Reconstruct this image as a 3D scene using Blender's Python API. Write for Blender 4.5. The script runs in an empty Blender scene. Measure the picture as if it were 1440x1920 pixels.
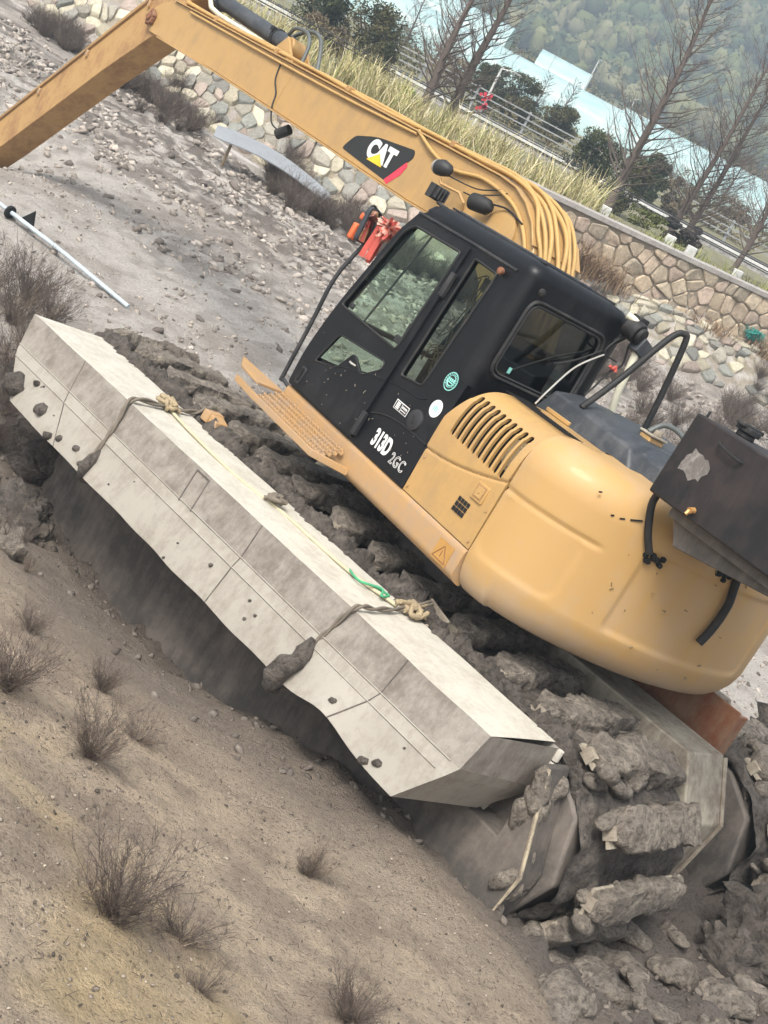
import bpy, bmesh, math, random
import numpy as np
from mathutils import Matrix, Vector, noise as mnoise

random.seed(7)
rng = np.random.default_rng(7)
SC = bpy.context.scene
COL = SC.collection
R = math.radians
PI = math.pi

# ------------------------------------------------------------------ camera, world, sun, exposure
EYE = (0.0, 0.0, 4.3)
cam_d = bpy.data.cameras.new('camera')
cam = bpy.data.objects.new('camera', cam_d)
COL.objects.link(cam)
cam_d.sensor_fit = 'VERTICAL'
cam_d.sensor_height = 24.0
cam_d.lens = 2602.0 / 1920.0 * 24.0
cam_d.clip_start = 0.05
cam_d.clip_end = 2000
_r = Vector((0.88295, 0.15671, 0.44254)); _d = Vector((0.46947, -0.29473, -0.83230)); _f = Vector((0.0, 0.94264, -0.33381))
cam.matrix_world = Matrix(((_r.x, -_d.x, -_f.x, EYE[0]), (_r.y, -_d.y, -_f.y, EYE[1]), (_r.z, -_d.z, -_f.z, EYE[2]), (0, 0, 0, 1)))
SC.camera = cam

SUN_EL, SUN_AZ = 58.0, 205.0            # azimuth clockwise from +Y: behind the camera, to the left
world = bpy.data.worlds.new('World')
SC.world = world
world.use_nodes = True
wn = world.node_tree
for n in list(wn.nodes): wn.nodes.remove(n)
sky = wn.nodes.new('ShaderNodeTexSky')
sky.sky_type = 'NISHITA'
sky.sun_disc = False
sky.sun_elevation = R(SUN_EL)
sky.sun_rotation = R(SUN_AZ)
sky.air_density = 1.0
sky.dust_density = 5.0
sky.ozone_density = 1.0
hs = wn.nodes.new('ShaderNodeHueSaturation')
hs.inputs['Saturation'].default_value = 0.30
bg = wn.nodes.new('ShaderNodeBackground')
bg.inputs['Strength'].default_value = 0.09
wo = wn.nodes.new('ShaderNodeOutputWorld')
wn.links.new(sky.outputs[0], hs.inputs['Color']); wn.links.new(hs.outputs[0], bg.inputs[0]); wn.links.new(bg.outputs[0], wo.inputs[0])

sun_d = bpy.data.lights.new('sun', 'SUN')
sun_d.energy = 1.5
sun_d.angle = R(24)
sun_d.color = (1.0, 0.95, 0.88)
sun = bpy.data.objects.new('sun', sun_d)
COL.objects.link(sun)
_az, _el = R(SUN_AZ), R(SUN_EL)
_sv = Vector((math.sin(_az) * math.cos(_el), math.cos(_az) * math.cos(_el), math.sin(_el)))
sun.rotation_euler = _sv.to_track_quat('Z', 'Y').to_euler()
sun.location = (0, -5, 30)

SC.view_settings.view_transform = 'Standard'
SC.view_settings.look = 'None'
SC.view_settings.gamma = 1.0
SC.view_settings.use_curve_mapping = False
SC.view_settings.exposure = 1.48
SC.render.engine = 'CYCLES'
SC.cycles.max_bounces = 6
SC.cycles.diffuse_bounces = 3
SC.cycles.glossy_bounces = 3
SC.cycles.transparent_max_bounces = 10
SC.cycles.volume_bounces = 0
SC.cycles.use_denoising = True

# machine frame (x forward, y left, z up) and track frame inside it
MS = Matrix(((-0.64654, -0.76155, 0.04495, 0.776), (0.75978, -0.63749, 0.12782, 9.154), (-0.06869, 0.11679, 0.99078, 1.247), (0, 0, 0, 1)))
PSI = 0.19354
MT = MS @ Matrix.Rotation(PSI, 4, 'Z')

# ------------------------------------------------------------------ materials
MATS = {}
def new_mat(name):
    m = bpy.data.materials.new(name); m.use_nodes = True
    nt = m.node_tree
    return m, nt, nt.nodes['Principled BSDF']
def N(nt, typ, **kw):
    n = nt.nodes.new(typ)
    for k, v in kw.items():
        if k in n.inputs: n.inputs[k].default_value = v
        else: setattr(n, k, v)
    return n
def ramp(nt, fac, stops):
    r = nt.nodes.new('ShaderNodeValToRGB')
    cr = r.color_ramp
    while len(cr.elements) > 1: cr.elements.remove(cr.elements[-1])
    cr.elements[0].position = stops[0][0]; cr.elements[0].color = (*stops[0][1], 1) if len(stops[0][1]) == 3 else stops[0][1]
    for p, c in stops[1:]:
        e = cr.elements.new(p); e.color = (*c, 1) if len(c) == 3 else c
    nt.links.new(fac, r.inputs[0])
    return r.outputs[0]
def mixc(nt, fac, a, b, mode='MIX'):
    m = nt.nodes.new('ShaderNodeMix'); m.data_type = 'RGBA'; m.blend_type = mode
    for i, v in ((0, fac), (6, a), (7, b)):
        if hasattr(v, 'is_output') or isinstance(v, bpy.types.NodeSocket): nt.links.new(v, m.inputs[i])
        else: m.inputs[i].default_value = v if i == 0 else (*v, 1)
    return m.outputs[2]
def coords(nt, scale=1.0, stretch=(1, 1, 1)):
    tc = nt.nodes.new('ShaderNodeTexCoord')
    mp = nt.nodes.new('ShaderNodeMapping')
    mp.inputs['Scale'].default_value = tuple(scale * s for s in stretch)
    nt.links.new(tc.outputs['Object'], mp.inputs[0])
    return mp.outputs[0]
def noise_f(nt, vec, scale, detail=4, rough=0.6):
    n = N(nt, 'ShaderNodeTexNoise', Scale=scale, Detail=detail, Roughness=rough)
    nt.links.new(vec, n.inputs['Vector'])
    return n.outputs['Fac']
def bump(nt, bsdf, h, strength=0.4, dist=0.02):
    b = N(nt, 'ShaderNodeBump', Strength=strength, Distance=dist)
    nt.links.new(h, b.inputs['Height']); nt.links.new(b.outputs[0], bsdf.inputs['Normal'])

def paint(name, col, rough=0.45, dirt=(0.22, 0.17, 0.12), amount=0.35, scale=2.0, fleck=0.1, metallic=0.0, bump_s=0.05, coat=0.0):
    """painted or bare sheet metal with patchy dust, fine flecks and uneven gloss"""
    m, nt, b = new_mat(name)
    v = coords(nt)
    n1 = noise_f(nt, v, scale, 12, 0.74)
    n2 = noise_f(nt, v, scale * 14, 6, 0.75)
    vs_ = coords(nt, 1.0, (1.0, 1.0, 0.22))
    n3 = noise_f(nt, vs_, scale * 7, 8, 0.7)
    ms = nt.nodes.new('ShaderNodeMath'); ms.operation = 'MULTIPLY_ADD'; ms.inputs[1].default_value = 0.45
    nt.links.new(n3, ms.inputs[0]); nt.links.new(n1, ms.inputs[2])
    mask = ramp(nt, ms.outputs[0], [(0.76 - amount * 0.16, (0, 0, 0)), (0.86, (amount, amount, amount))])
    c = mixc(nt, mask, col, dirt)
    fl = ramp(nt, n2, [(0.66, (0, 0, 0)), (0.74, (fleck, fleck, fleck))])
    c = mixc(nt, fl, c, dirt)
    nt.links.new(c, b.inputs['Base Color'])
    rr = ramp(nt, n1, [(0.3, (rough, rough, rough)), (0.75, (min(1, rough + 0.3),) * 3)])
    nt.links.new(rr, b.inputs['Roughness'])
    b.inputs['Metallic'].default_value = metallic
    b.inputs['Coat Weight'].default_value = coat
    bump(nt, b, n2, bump_s, 0.01)
    MATS[name] = m
    return m
def flat(name, col, rough=0.6, metallic=0.0):
    m, nt, b = new_mat(name)
    v = coords(nt)
    n1 = noise_f(nt, v, 9.0, 4)
    c = ramp(nt, n1, [(0.3, tuple(x * 0.82 for x in col)), (0.7, tuple(min(1, x * 1.12) for x in col))])
    nt.links.new(c, b.inputs['Base Color'])
    b.inputs['Roughness'].default_value = rough
    b.inputs['Metallic'].default_value = metallic
    MATS[name] = m
    return m
def mudmat(name, dark, light, scale=6.0, rough=(0.5, 0.9), bs=0.9, bd=0.03):
    m, nt, b = new_mat(name)
    v = coords(nt)
    n1 = noise_f(nt, v, scale, 8, 0.7)
    n2 = noise_f(nt, v, scale * 3.6, 8, 0.72)
    c = ramp(nt, n1, [(0.32, dark), (0.68, light)])
    c2 = ramp(nt, n2, [(0.36, (0.30, 0.28, 0.26)), (0.50, (1, 1, 1)), (0.66, (1.35, 1.33, 1.28))])
    c = mixc(nt, 0.8, c, c2, 'MULTIPLY')
    nt.links.new(c, b.inputs['Base Color'])
    rr = ramp(nt, n1, [(0.35, (rough[0],) * 3), (0.65, (rough[1],) * 3)])
    nt.links.new(rr, b.inputs['Roughness'])
    h = nt.nodes.new('ShaderNodeMath'); h.operation = 'ADD'
    nt.links.new(n1, h.inputs[0]); nt.links.new(n2, h.inputs[1])
    bump(nt, b, h.outputs[0], bs, bd)
    MATS[name] = m
    return m
def attrmat(name, rough=0.8, mul=1.0, trans=0.0, bump_scale=None):
    """colour from the mesh's own 'col' attribute, broken up by noise"""
    m, nt, b = new_mat(name)
    a = nt.nodes.new('ShaderNodeAttribute'); a.attribute_name = 'col'
    v = coords(nt)
    n1 = noise_f(nt, v, 3.0 if bump_scale is None else bump_scale, 5, 0.7)
    g = ramp(nt, n1, [(0.25, (0.62 * mul,) * 3), (0.75, (1.25 * mul,) * 3)])
    c = mixc(nt, 1.0, a.outputs['Color'], g, 'MULTIPLY')
    nt.links.new(c, b.inputs['Base Color'])
    b.inputs['Roughness'].default_value = rough
    b.inputs['Specular IOR Level'].default_value = 0.25
    if bump_scale: bump(nt, b, n1, 0.5, 0.03)
    MATS[name] = m
    return m

YEL = (0.455, 0.278, 0.102)
paint('yellow', YEL, 0.38, (0.30, 0.20, 0.105), 0.5, 1.6, 0.22, coat=0.25)
paint('yellow_hose', (0.47, 0.295, 0.10), 0.5, (0.36, 0.22, 0.10), 0.5, 3.0, 0.2)
paint('yellow_dirty', (0.43, 0.255, 0.105), 0.6, (0.33, 0.24, 0.17), 0.8, 3.0, 0.3)
paint('yellow_rusty', (0.42, 0.255, 0.10), 0.55, (0.14, 0.045, 0.03), 0.45, 2.2, 0.25)
paint('cab_black', (0.0045, 0.005, 0.0065), 0.30, (0.07, 0.07, 0.07), 0.13, 2.2, 0.14, coat=0.0)
MATS['cab_black'].node_tree.nodes['Principled BSDF'].inputs['Specular IOR Level'].default_value = 0.33
paint('black_plastic', (0.02, 0.02, 0.022), 0.5, (0.12, 0.11, 0.10), 0.25, 4.0, 0.2)
paint('hood_black', (0.036, 0.041, 0.048), 0.35, (0.2, 0.2, 0.2), 0.25, 2.5, 0.15)
paint('rubber', (0.012, 0.012, 0.012), 0.55, (0.10, 0.09, 0.08), 0.25, 6.0, 0.15)
paint('tank_paint', (0.007, 0.0065, 0.007), 0.46, (0.042, 0.028, 0.026), 0.6, 1.8, 0.3)
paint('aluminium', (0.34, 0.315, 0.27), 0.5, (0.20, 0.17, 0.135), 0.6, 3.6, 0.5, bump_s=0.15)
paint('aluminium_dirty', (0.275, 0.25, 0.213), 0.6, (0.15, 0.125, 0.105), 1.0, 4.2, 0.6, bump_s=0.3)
paint('aluminium_toplit', (0.54, 0.515, 0.445), 0.55, (0.36, 0.315, 0.25), 0.6, 5.0, 0.5, bump_s=0.3)  # paler base paints in the skylight on the upward float top
paint('pontoon_steel', (0.075, 0.067, 0.059), 0.6, (0.22, 0.185, 0.155), 0.7, 1.8, 0.45, bump_s=0.35)
paint('dusty_steel', (0.40, 0.36, 0.28), 0.7, (0.16, 0.12, 0.09), 0.8, 3.5, 0.5, bump_s=0.3)
paint('rusty_plate', (0.24, 0.145, 0.085), 0.75, (0.20, 0.06, 0.025), 0.9, 4.0, 0.5, bump_s=0.3)
paint('bright_steel', (0.50, 0.49, 0.46), 0.4, (0.28, 0.22, 0.15), 0.5, 8.0, 0.3, metallic=0.3)
paint('cleat_paint', (0.42, 0.36, 0.25), 0.6, (0.14, 0.11, 0.09), 0.9, 9.0, 0.4)
mudmat('mud_dark', (0.085, 0.071, 0.060), (0.235, 0.203, 0.172), 6.0, (0.38, 0.85), 1.0, 0.09)
mudmat('mud_grey', (0.18, 0.152, 0.125), (0.48, 0.415, 0.34), 8.0, (0.5, 0.95), 1.0, 0.09)
flat('white_print', (0.78, 0.78, 0.76), 0.5)
flat('teal_print', (0.25, 0.62, 0.55), 0.5)
flat('blue_print', (0.50, 0.68, 0.80), 0.4)
flat('logo_black', (0.018, 0.018, 0.018), 0.4)
flat('logo_red', (0.72, 0.045, 0.08), 0.5)
flat('logo_yellow', (0.86, 0.55, 0.03), 0.5)
flat('void_black', (0.006, 0.006, 0.006), 0.9)
flat('filter_tan', (0.30, 0.235, 0.14), 0.6)
flat('brass', (0.60, 0.33, 0.12), 0.4, 0.6)
flat('white_hose', (0.62, 0.60, 0.47), 0.6)
flat('grey_hose', (0.10, 0.11, 0.105), 0.5)
flat('red_ribbon', (0.55, 0.10, 0.075), 0.8)
flat('pink_ribbon', (0.72, 0.36, 0.28), 0.8)
flat('orange_paint', (0.72, 0.15, 0.05), 0.6)
flat('chrome', (0.55, 0.57, 0.58), 0.12, 1.0)
flat('rope_tan', (0.33, 0.26, 0.16), 0.9)
flat('rope_grey', (0.16, 0.135, 0.105), 0.9)
flat('rope_green', (0.06, 0.33, 0.16), 0.8)
flat('rope_yellow', (0.50, 0.45, 0.30), 0.8)
flat('warning_label', (0.42, 0.225, 0.06), 0.6)
flat('seat_cloth', (0.012, 0.012, 0.013), 0.9)
flat('straw', (0.20, 0.155, 0.095), 0.9)

def glassmat(name, tint, refl=0.10, rough=0.03):
    m = bpy.data.materials.new(name); m.use_nodes = True
    nt = m.node_tree
    for n in list(nt.nodes): nt.nodes.remove(n)
    out = nt.nodes.new('ShaderNodeOutputMaterial')
    tr = N(nt, 'ShaderNodeBsdfTransparent', Color=(*tint, 1))
    gl = N(nt, 'ShaderNodeBsdfGlossy', Color=(0.9, 0.95, 0.95, 1), Roughness=rough)
    lw = N(nt, 'ShaderNodeLayerWeight', Blend=0.5)
    pw = nt.nodes.new('ShaderNodeMath'); pw.operation = 'POWER'; pw.inputs[1].default_value = 4.0
    nt.links.new(lw.outputs['Facing'], pw.inputs[0])
    ad = nt.nodes.new('ShaderNodeMath'); ad.operation = 'MULTIPLY_ADD'; ad.inputs[1].default_value = 0.7; ad.inputs[2].default_value = refl; ad.use_clamp = True
    mx = nt.nodes.new('ShaderNodeMixShader')
    nt.links.new(pw.outputs[0], ad.inputs[0]); nt.links.new(ad.outputs[0], mx.inputs[0])
    nt.links.new(tr.outputs[0], mx.inputs[1]); nt.links.new(gl.outputs[0], mx.inputs[2]); nt.links.new(mx.outputs[0], out.inputs[0])
    MATS[name] = m
glassmat('glass_green', (0.72, 0.85, 0.77), 0.03)
glassmat('glass_dark', (0.32, 0.35, 0.33), 0.03)
glassmat('glass_rear', (0.08, 0.085, 0.09), 0.07, 0.06)  # tint darkened to stand in for the shade inside the cab

# ------------------------------------------------------------------ object helpers
def tag(o, label=None, cat=None, group=None, kind=None):
    if label: o['label'] = label
    if cat: o['category'] = cat
    if group: o['group'] = group
    if kind: o['kind'] = kind
    return o
def empty(name, mat4=None, loc=None):
    o = bpy.data.objects.new(name, None); COL.objects.link(o)
    o.empty_display_size = 0.2
    if mat4 is not None: o.matrix_world = mat4
    if loc is not None: o.location = loc
    return o
def link(name, me, parent=None, mats=None):
    o = bpy.data.objects.new(name, me); COL.objects.link(o)
    if parent is not None: o.parent = parent
    for m in (mats or ()):
        me.materials.append(MATS[m] if isinstance(m, str) else m)
    return o
def smooth_mesh(me, angle=40):
    me.polygons.foreach_set('use_smooth', [True] * len(me.polygons))
    if angle < 180: me.set_sharp_from_angle(angle=R(angle))
def np_mesh(name, verts, faces, mats, parent=None, cols=None, smooth=False, midx=None):
    """faces: (M,k) int array, one k"""
    me = bpy.data.meshes.new(name)
    verts = np.asarray(verts, np.float32); faces = np.asarray(faces, np.int32)
    k = faces.shape[1]; M = len(faces)
    me.vertices.add(len(verts)); me.vertices.foreach_set('co', verts.ravel())
    me.loops.add(M * k); me.loops.foreach_set('vertex_index', faces.ravel())
    me.polygons.add(M); me.polygons.foreach_set('loop_start', np.arange(0, M * k, k, dtype=np.int32))
    me.polygons.foreach_set('loop_total', np.full(M, k, np.int32))
    if smooth: me.polygons.foreach_set('use_smooth', np.ones(M, bool))
    if midx is not None: me.polygons.foreach_set('material_index', np.asarray(midx, np.int32))
    if cols is not None:
        a = me.color_attributes.new('col', 'FLOAT_COLOR', 'POINT')
        c4 = np.ones((len(verts), 4), np.float32); c4[:, :3] = cols
        a.data.foreach_set('color', c4.ravel())
    me.update(calc_edges=True); me.validate()
    return link(name, me, parent, mats if isinstance(mats, (list, tuple)) else [mats])

class MB:
    def __init__(s): s.v = []; s.f = []; s.m = []
    def add(s, vs, fs, mi=0):
        o = len(s.v); s.v += [tuple(p) for p in vs]
        s.f += [tuple(i + o for i in f) for f in fs]; s.m += [mi] * len(fs)
        return s
    def box(s, a, b, mi=0, mat4=None):
        (x0, y0, z0), (x1, y1, z1) = a, b
        vs = [(x0, y0, z0), (x1, y0, z0), (x1, y1, z0), (x0, y1, z0), (x0, y0, z1), (x1, y0, z1), (x1, y1, z1), (x0, y1, z1)]
        if mat4 is not None: vs = [mat4 @ Vector(p) for p in vs]
        return s.add(vs, [(0, 3, 2, 1), (4, 5, 6, 7), (0, 1, 5, 4), (1, 2, 6, 5), (2, 3, 7, 6), (3, 0, 4, 7)], mi)
    def cbox(s, c, d, mi=0, mat4=None):
        m = Matrix.Translation(c) @ (mat4 or Matrix())
        return s.box(tuple(-x / 2 for x in d), tuple(x / 2 for x in d), mi, m)
    def prism(s, poly, fa, fb, mi=0):
        """poly: list of 2-D points; fa, fb map a 2-D point to each end's 3-D point"""
        n = len(poly)
        vs = [fa(*p) for p in poly] + [fb(*p) for p in poly]
        fs = [tuple(range(n)), tuple(range(2 * n - 1, n - 1, -1))] + [(i, i + n, (i + 1) % n + n, (i + 1) % n) for i in range(n)]
        return s.add(vs, fs, mi)
    def tube(s, pts, r, n=8, mi=0, caps=True):
        P = [Vector(p) for p in pts]; k = len(P)
        rr = r if isinstance(r, (list, tuple)) else [r] * k
        up = None; vs = []; fs = []
        for i in range(k):
            t = (P[min(i + 1, k - 1)] - P[max(i - 1, 0)])
            t = t.normalized() if t.length > 1e-9 else Vector((0, 0, 1))
            if up is None: up = t.orthogonal().normalized()
            up = (up - t * up.dot(t)); up = up.normalized() if up.length > 1e-6 else t.orthogonal().normalized()
            w = t.cross(up)
            for j in range(n):
                a = 2 * PI * j / n
                vs.append(P[i] + (up * math.cos(a) + w * math.sin(a)) * rr[i])
        for i in range(k - 1):
            for j in range(n):
                a = i * n + j; b = i * n + (j + 1) % n
                fs.append((a, b, b + n, a + n))
        if caps: fs += [tuple(range(n - 1, -1, -1)), tuple(range((k - 1) * n, k * n))]
        return s.add(vs, fs, mi)
    def cyl(s, a, b, r, n=20, mi=0): return s.tube([a, b], r, n, mi)
    def loft(s, rings, mi=0, caps=True, closed=True):
        n = len(rings[0]); o = []; fs = []
        for rg in rings: o += list(rg)
        for i in range(len(rings) - 1):
            for j in range(n if closed else n - 1):
                a = i * n + j; b = i * n + (j + 1) % n
                fs.append((a, b, b + n, a + n))
        if caps: fs += [tuple(range(n - 1, -1, -1)), tuple(range((len(rings) - 1) * n, len(rings) * n))]
        return s.add(o, fs, mi)
    def build(s, name, mats, parent=None, bevel=0.0, seg=2, smooth=None, fix=True):
        me = bpy.data.meshes.new(name)
        me.from_pydata(s.v, [], s.f)
        me.polygons.foreach_set('material_index', s.m)
        if fix:
            bm = bmesh.new(); bm.from_mesh(me); bmesh.ops.recalc_face_normals(bm, faces=bm.faces); bm.to_mesh(me); bm.free()
        if smooth: smooth_mesh(me, smooth)
        o = link(name, me, parent, mats if isinstance(mats, (list, tuple)) else [mats])
        if bevel:
            b = o.modifiers.new('bevel', 'BEVEL'); b.width = bevel; b.segments = seg; b.limit_method = 'ANGLE'; b.angle_limit = R(35)
            if not smooth: smooth_mesh(me, 35)
        return o
def round_poly(pts, r, n=5):
    out = []; k = len(pts)
    rs = r if isinstance(r, (list, tuple)) else [r] * k
    for i in range(k):
        p = Vector(pts[i]); a = Vector(pts[i - 1]) - p; b = Vector(pts[(i + 1) % k]) - p
        rr = min(rs[i], a.length * 0.48, b.length * 0.48)
        if rr < 1e-5: out.append(tuple(p)); continue
        pa = p + a.normalized() * rr; pb = p + b.normalized() * rr
        for j in range(n + 1):
            t = j / n
            q = pa * (1 - t) ** 2 + p * 2 * t * (1 - t) + pb * t * t
            out.append(tuple(q))
    return out
def panel(name, outer, holes, f, mats, parent, thick=0.025, smooth=None, bevel=0.0):
    """flat plate with real openings; f maps 2-D to 3-D"""
    bm = bmesh.new(); edges = []
    for loop in [outer] + holes:
        vs = [bm.verts.new(f(*p)) for p in loop]
        edges += [bm.edges.new((vs[i], vs[(i + 1) % len(vs)])) for i in range(len(vs))]
    bmesh.ops.triangle_fill(bm, use_beauty=True, use_dissolve=False, edges=edges)
    bmesh.ops.recalc_face_normals(bm, faces=bm.faces)
    me = bpy.data.meshes.new(name); bm.to_mesh(me); bm.free()
    o = link(name, me, parent, mats if isinstance(mats, (list, tuple)) else [mats])
    so = o.modifiers.new('solid', 'SOLIDIFY'); so.thickness = thick; so.offset = 0
    if bevel:
        b = o.modifiers.new('bevel', 'BEVEL'); b.width = bevel; b.segments = 2; b.limit_method = 'ANGLE'; b.angle_limit = R(50)
    return o
def ring(name, inner_outer, f, r, mat_, parent, n=6):
    """a gasket: a thin closed tube along a 2-D loop"""
    P = [Vector(f(*p)) for p in inner_outer]; k = len(P); vs = []; fs = []
    for i in range(k):
        t = (P[(i + 1) % k] - P[i - 1]).normalized(); up = Vector(f(0, 0)) * 0
        nrm = (P[(i + 2) % k] - P[i]).cross(P[i - 2] - P[i])
        w = t.orthogonal().normalized(); u = t.cross(w)
        # fixed frame so the tube does not twist
        ref = (P[k // 2] - P[0]).cross(P[k // 4] - P[0]).normalized()
        w = ref; u = t.cross(w).normalized()
        for j in range(n):
            a = 2 * PI * j / n
            vs.append(P[i] + (w * math.cos(a) + u * math.sin(a)) * r)
    for i in range(k):
        for j in range(n):
            a = i * n + j; b = i * n + (j + 1) % n; c = ((i + 1) % k) * n
            fs.append((a, b, c + (j + 1) % n, c + j))
    return MB().add(vs, fs).build(name, mat_, parent, smooth=60)
def copy_tree(o, parent=None, mw=None):
    c = o.copy(); COL.objects.link(c); c.parent = parent
    if mw is not None: c.matrix_world = mw
    for ch in o.children:
        copy_tree(ch, c)
    return c
def text_mesh(name, txt, M4, mat_, parent, size=0.2, sx=1.0, bold=0.0, depth=0.002, spacing=1.0, outline=False):
    cu = bpy.data.curves.new(name, 'FONT'); cu.body = txt; cu.size = size; cu.offset = bold; cu.extrude = depth; cu.space_character = spacing
    cu.align_x = 'CENTER'; cu.align_y = 'CENTER'
    if outline: cu.fill_mode = 'NONE'; cu.bevel_depth = outline; cu.extrude = 0
    t = bpy.data.objects.new('tmp', cu); COL.objects.link(t)
    dg = bpy.context.evaluated_depsgraph_get(); dg.update()
    me = bpy.data.meshes.new_from_object(t.evaluated_get(dg))
    bpy.data.objects.remove(t); bpy.data.curves.remove(cu)
    me.name = name
    me.transform(M4 @ Matrix.Diagonal((sx, 1, 1, 1)))
    me.materials.clear()
    return link(name, me, parent, [mat_])
def bezier(pts, n=8):
    """Catmull-Rom through the points"""
    P = [Vector(p) for p in pts]; out = []
    for i in range(len(P) - 1):
        p0 = P[max(i - 1, 0)]; p1 = P[i]; p2 = P[i + 1]; p3 = P[min(i + 2, len(P) - 1)]
        for j in range(n):
            t = j / n
            out.append(0.5 * ((2 * p1) + (p2 - p0) * t + (2 * p0 - 5 * p1 + 4 * p2 - p3) * t * t + (3 * p1 - p0 - 3 * p2 + p3) * t ** 3))
    out.append(P[-1])
    return out

# ------------------------------------------------------------------ numpy noise
def _h(ix, iy, seed):
    h = (ix.astype(np.int64) * 374761393 + iy.astype(np.int64) * 668265263 + seed * 974711) & 0xffffffff
    h = ((h ^ (h >> 13)) * 1274126177) & 0xffffffff
    return ((h ^ (h >> 16)) & 0xffff) / 65535.0
def vnoise(x, y, seed=0):
    ix = np.floor(x); iy = np.floor(y); fx = x - ix; fy = y - iy
    fx = fx * fx * (3 - 2 * fx); fy = fy * fy * (3 - 2 * fy)
    a = _h(ix, iy, seed); b = _h(ix + 1, iy, seed); c = _h(ix, iy + 1, seed); d = _h(ix + 1, iy + 1, seed)
    return (a * (1 - fx) + b * fx) * (1 - fy) + (c * (1 - fx) + d * fx) * fy
def fbm(x, y, oct=4, seed=0, gain=0.5):
    s = 0; a = 1; t = 0
    for i in range(oct):
        s = s + a * vnoise(x * 2 ** i + 17.3 * i, y * 2 ** i - 9.1 * i, seed + i); t += a; a *= gain
    return s / t
def sst(a, b, x):
    t = np.clip((x - a) / (b - a), 0, 1); return t * t * (3 - 2 * t)

# ------------------------------------------------------------------ terrain
def toe_y(x):
    return 23.6 + 0.6 * (np.sqrt((x + 1.8) ** 2 + 1.5) - 0.6)
def base_z(x, y):
    """ground without the fine relief"""
    yb = 7.35 - 0.33 * x
    d = (yb - y)
    z = 0.34 * np.log1p(np.exp(np.clip(d * 2.2, -40, 40))) / 2.2
    z = np.minimum(z, 2.55)
    s = y - toe_y(x)
    wallside = sst(-1.6, -0.6, x)
    up_l = 1.7 * sst(-0.1, 3.6, s)
    up_r = 0.85 * sst(-0.1, 2.3, s) + 0.9 * sst(2.78, 2.86, s)
    z = z + up_l * (1 - wallside) + up_r * wallside
    z = z - 0.7 * sst(6, 14, s)
    z = z + np.where(y > 290, (np.maximum(y - 290, 0)) * 0.36 * sst(290, 350, y), 0)
    return z
TW = MT.inverted()
def track_dist(x, y):
    """distance in plan from the machine's footprint"""
    tx = TW[0][0] * x + TW[0][1] * y + TW[0][2] * 0.2 + TW[0][3]
    ty = TW[1][0] * x + TW[1][1] * y + TW[1][2] * 0.2 + TW[1][3]
    dx = np.maximum(np.maximum(-2.7 - tx, tx - 3.9), 0); dy = np.maximum(np.maximum(-2.2 - ty, ty - 1.5), 0)
    return np.hypot(dx, dy), tx, ty
def masks(x, y):
    td, tx, ty = track_dist(x, y)
    n = fbm(x * 0.8, y * 0.8, 3, 5)
    bank = sst(0.0, 1.2, (7.0 - 0.33 * x) - y + (n - 0.5) * 1.6 - 1.2 * sst(1.2, 3.0, x))     # dry foreground slope
    churn = np.clip(1 - td / 1.1, 0, 1) * (1 - 0.85 * bank)
    churn = churn * (1 - 0.55 * sst(1.2, 1.7, ty))
    churn = np.maximum(churn, sst(1.6, 2.6, x) * sst(9.5, 7.5, y) * sst(4.5, 5.6, y) * 0.9)
    s = y - toe_y(x)
    clods = sst(-8.5, -3.5, s + (n - 0.5) * 4) * sst(1.0, -0.5, s)
    clods = clods * (1 - 0.6 * sst(0.5, 3, x))
    return bank, churn, clods, s, td
def ground_z(x, y):
    bank, churn, clods, s, td = masks(x, y)
    z = base_z(x, y)
    near = sst(60, 30, y)
    r1 = fbm(x * 1.3, y * 1.3, 4, 11) - 0.5
    r2 = fbm(x * 7, y * 7, 3, 23) - 0.5
    rid = 1 - np.abs(2 * fbm(x * 3.2, y * 3.2, 3, 31) - 1)
    z = z + near * (0.10 * r1 + 0.025 * r2)
    z = z + near * bank * 0.05 * (fbm(x * 16, y * 16, 2, 41) - 0.5)
    z = z + churn * (0.20 * (rid - 0.6) + 0.16 * (fbm(x * 9, y * 9, 3, 51) - 0.45) + 0.06)
    z = z + clods * (0.16 * (fbm(x * 4.5, y * 4.5, 3, 61) - 0.42) + 0.09 * np.clip(fbm(x * 11, y * 11, 2, 71) - 0.5, 0, 1))
    flatm = near * (1 - bank) * (1 - clods) * (1 - churn)
    z = z + flatm * 0.035 * (fbm(x * 14, y * 9, 3, 81) - 0.5)
    z = z - 0.10 * np.clip(1 - td / 0.35, 0, 1)
    # bed along the near pontoon: scoured at the bow, banked up at the stern
    _, tx, ty = track_dist(x, y)
    bed = np.interp(tx, [-3.2, -2.6, -1.9, -1.1, -0.45, 0.36, 1.2, 2.0, 2.6, 3.2, 4.0], [0.0, 0.10, 0.17, 0.15, 0.03, -0.24, -0.30, -0.28, -0.22, -0.08, 0.0])
    z = z + bed * np.where(ty < 1.6, np.exp(-((ty - 1.6) / 0.5) ** 2), np.exp(-((ty - 1.6) / 0.75) ** 2))
    z = z - 0.65 * np.exp(-((x + 7.5) ** 2 + (y - 18.4) ** 2) / 1.7)
    return z
def gz1(x, y):
    return float(ground_z(np.array([float(x)]), np.array([float(y)]))[0])

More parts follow.
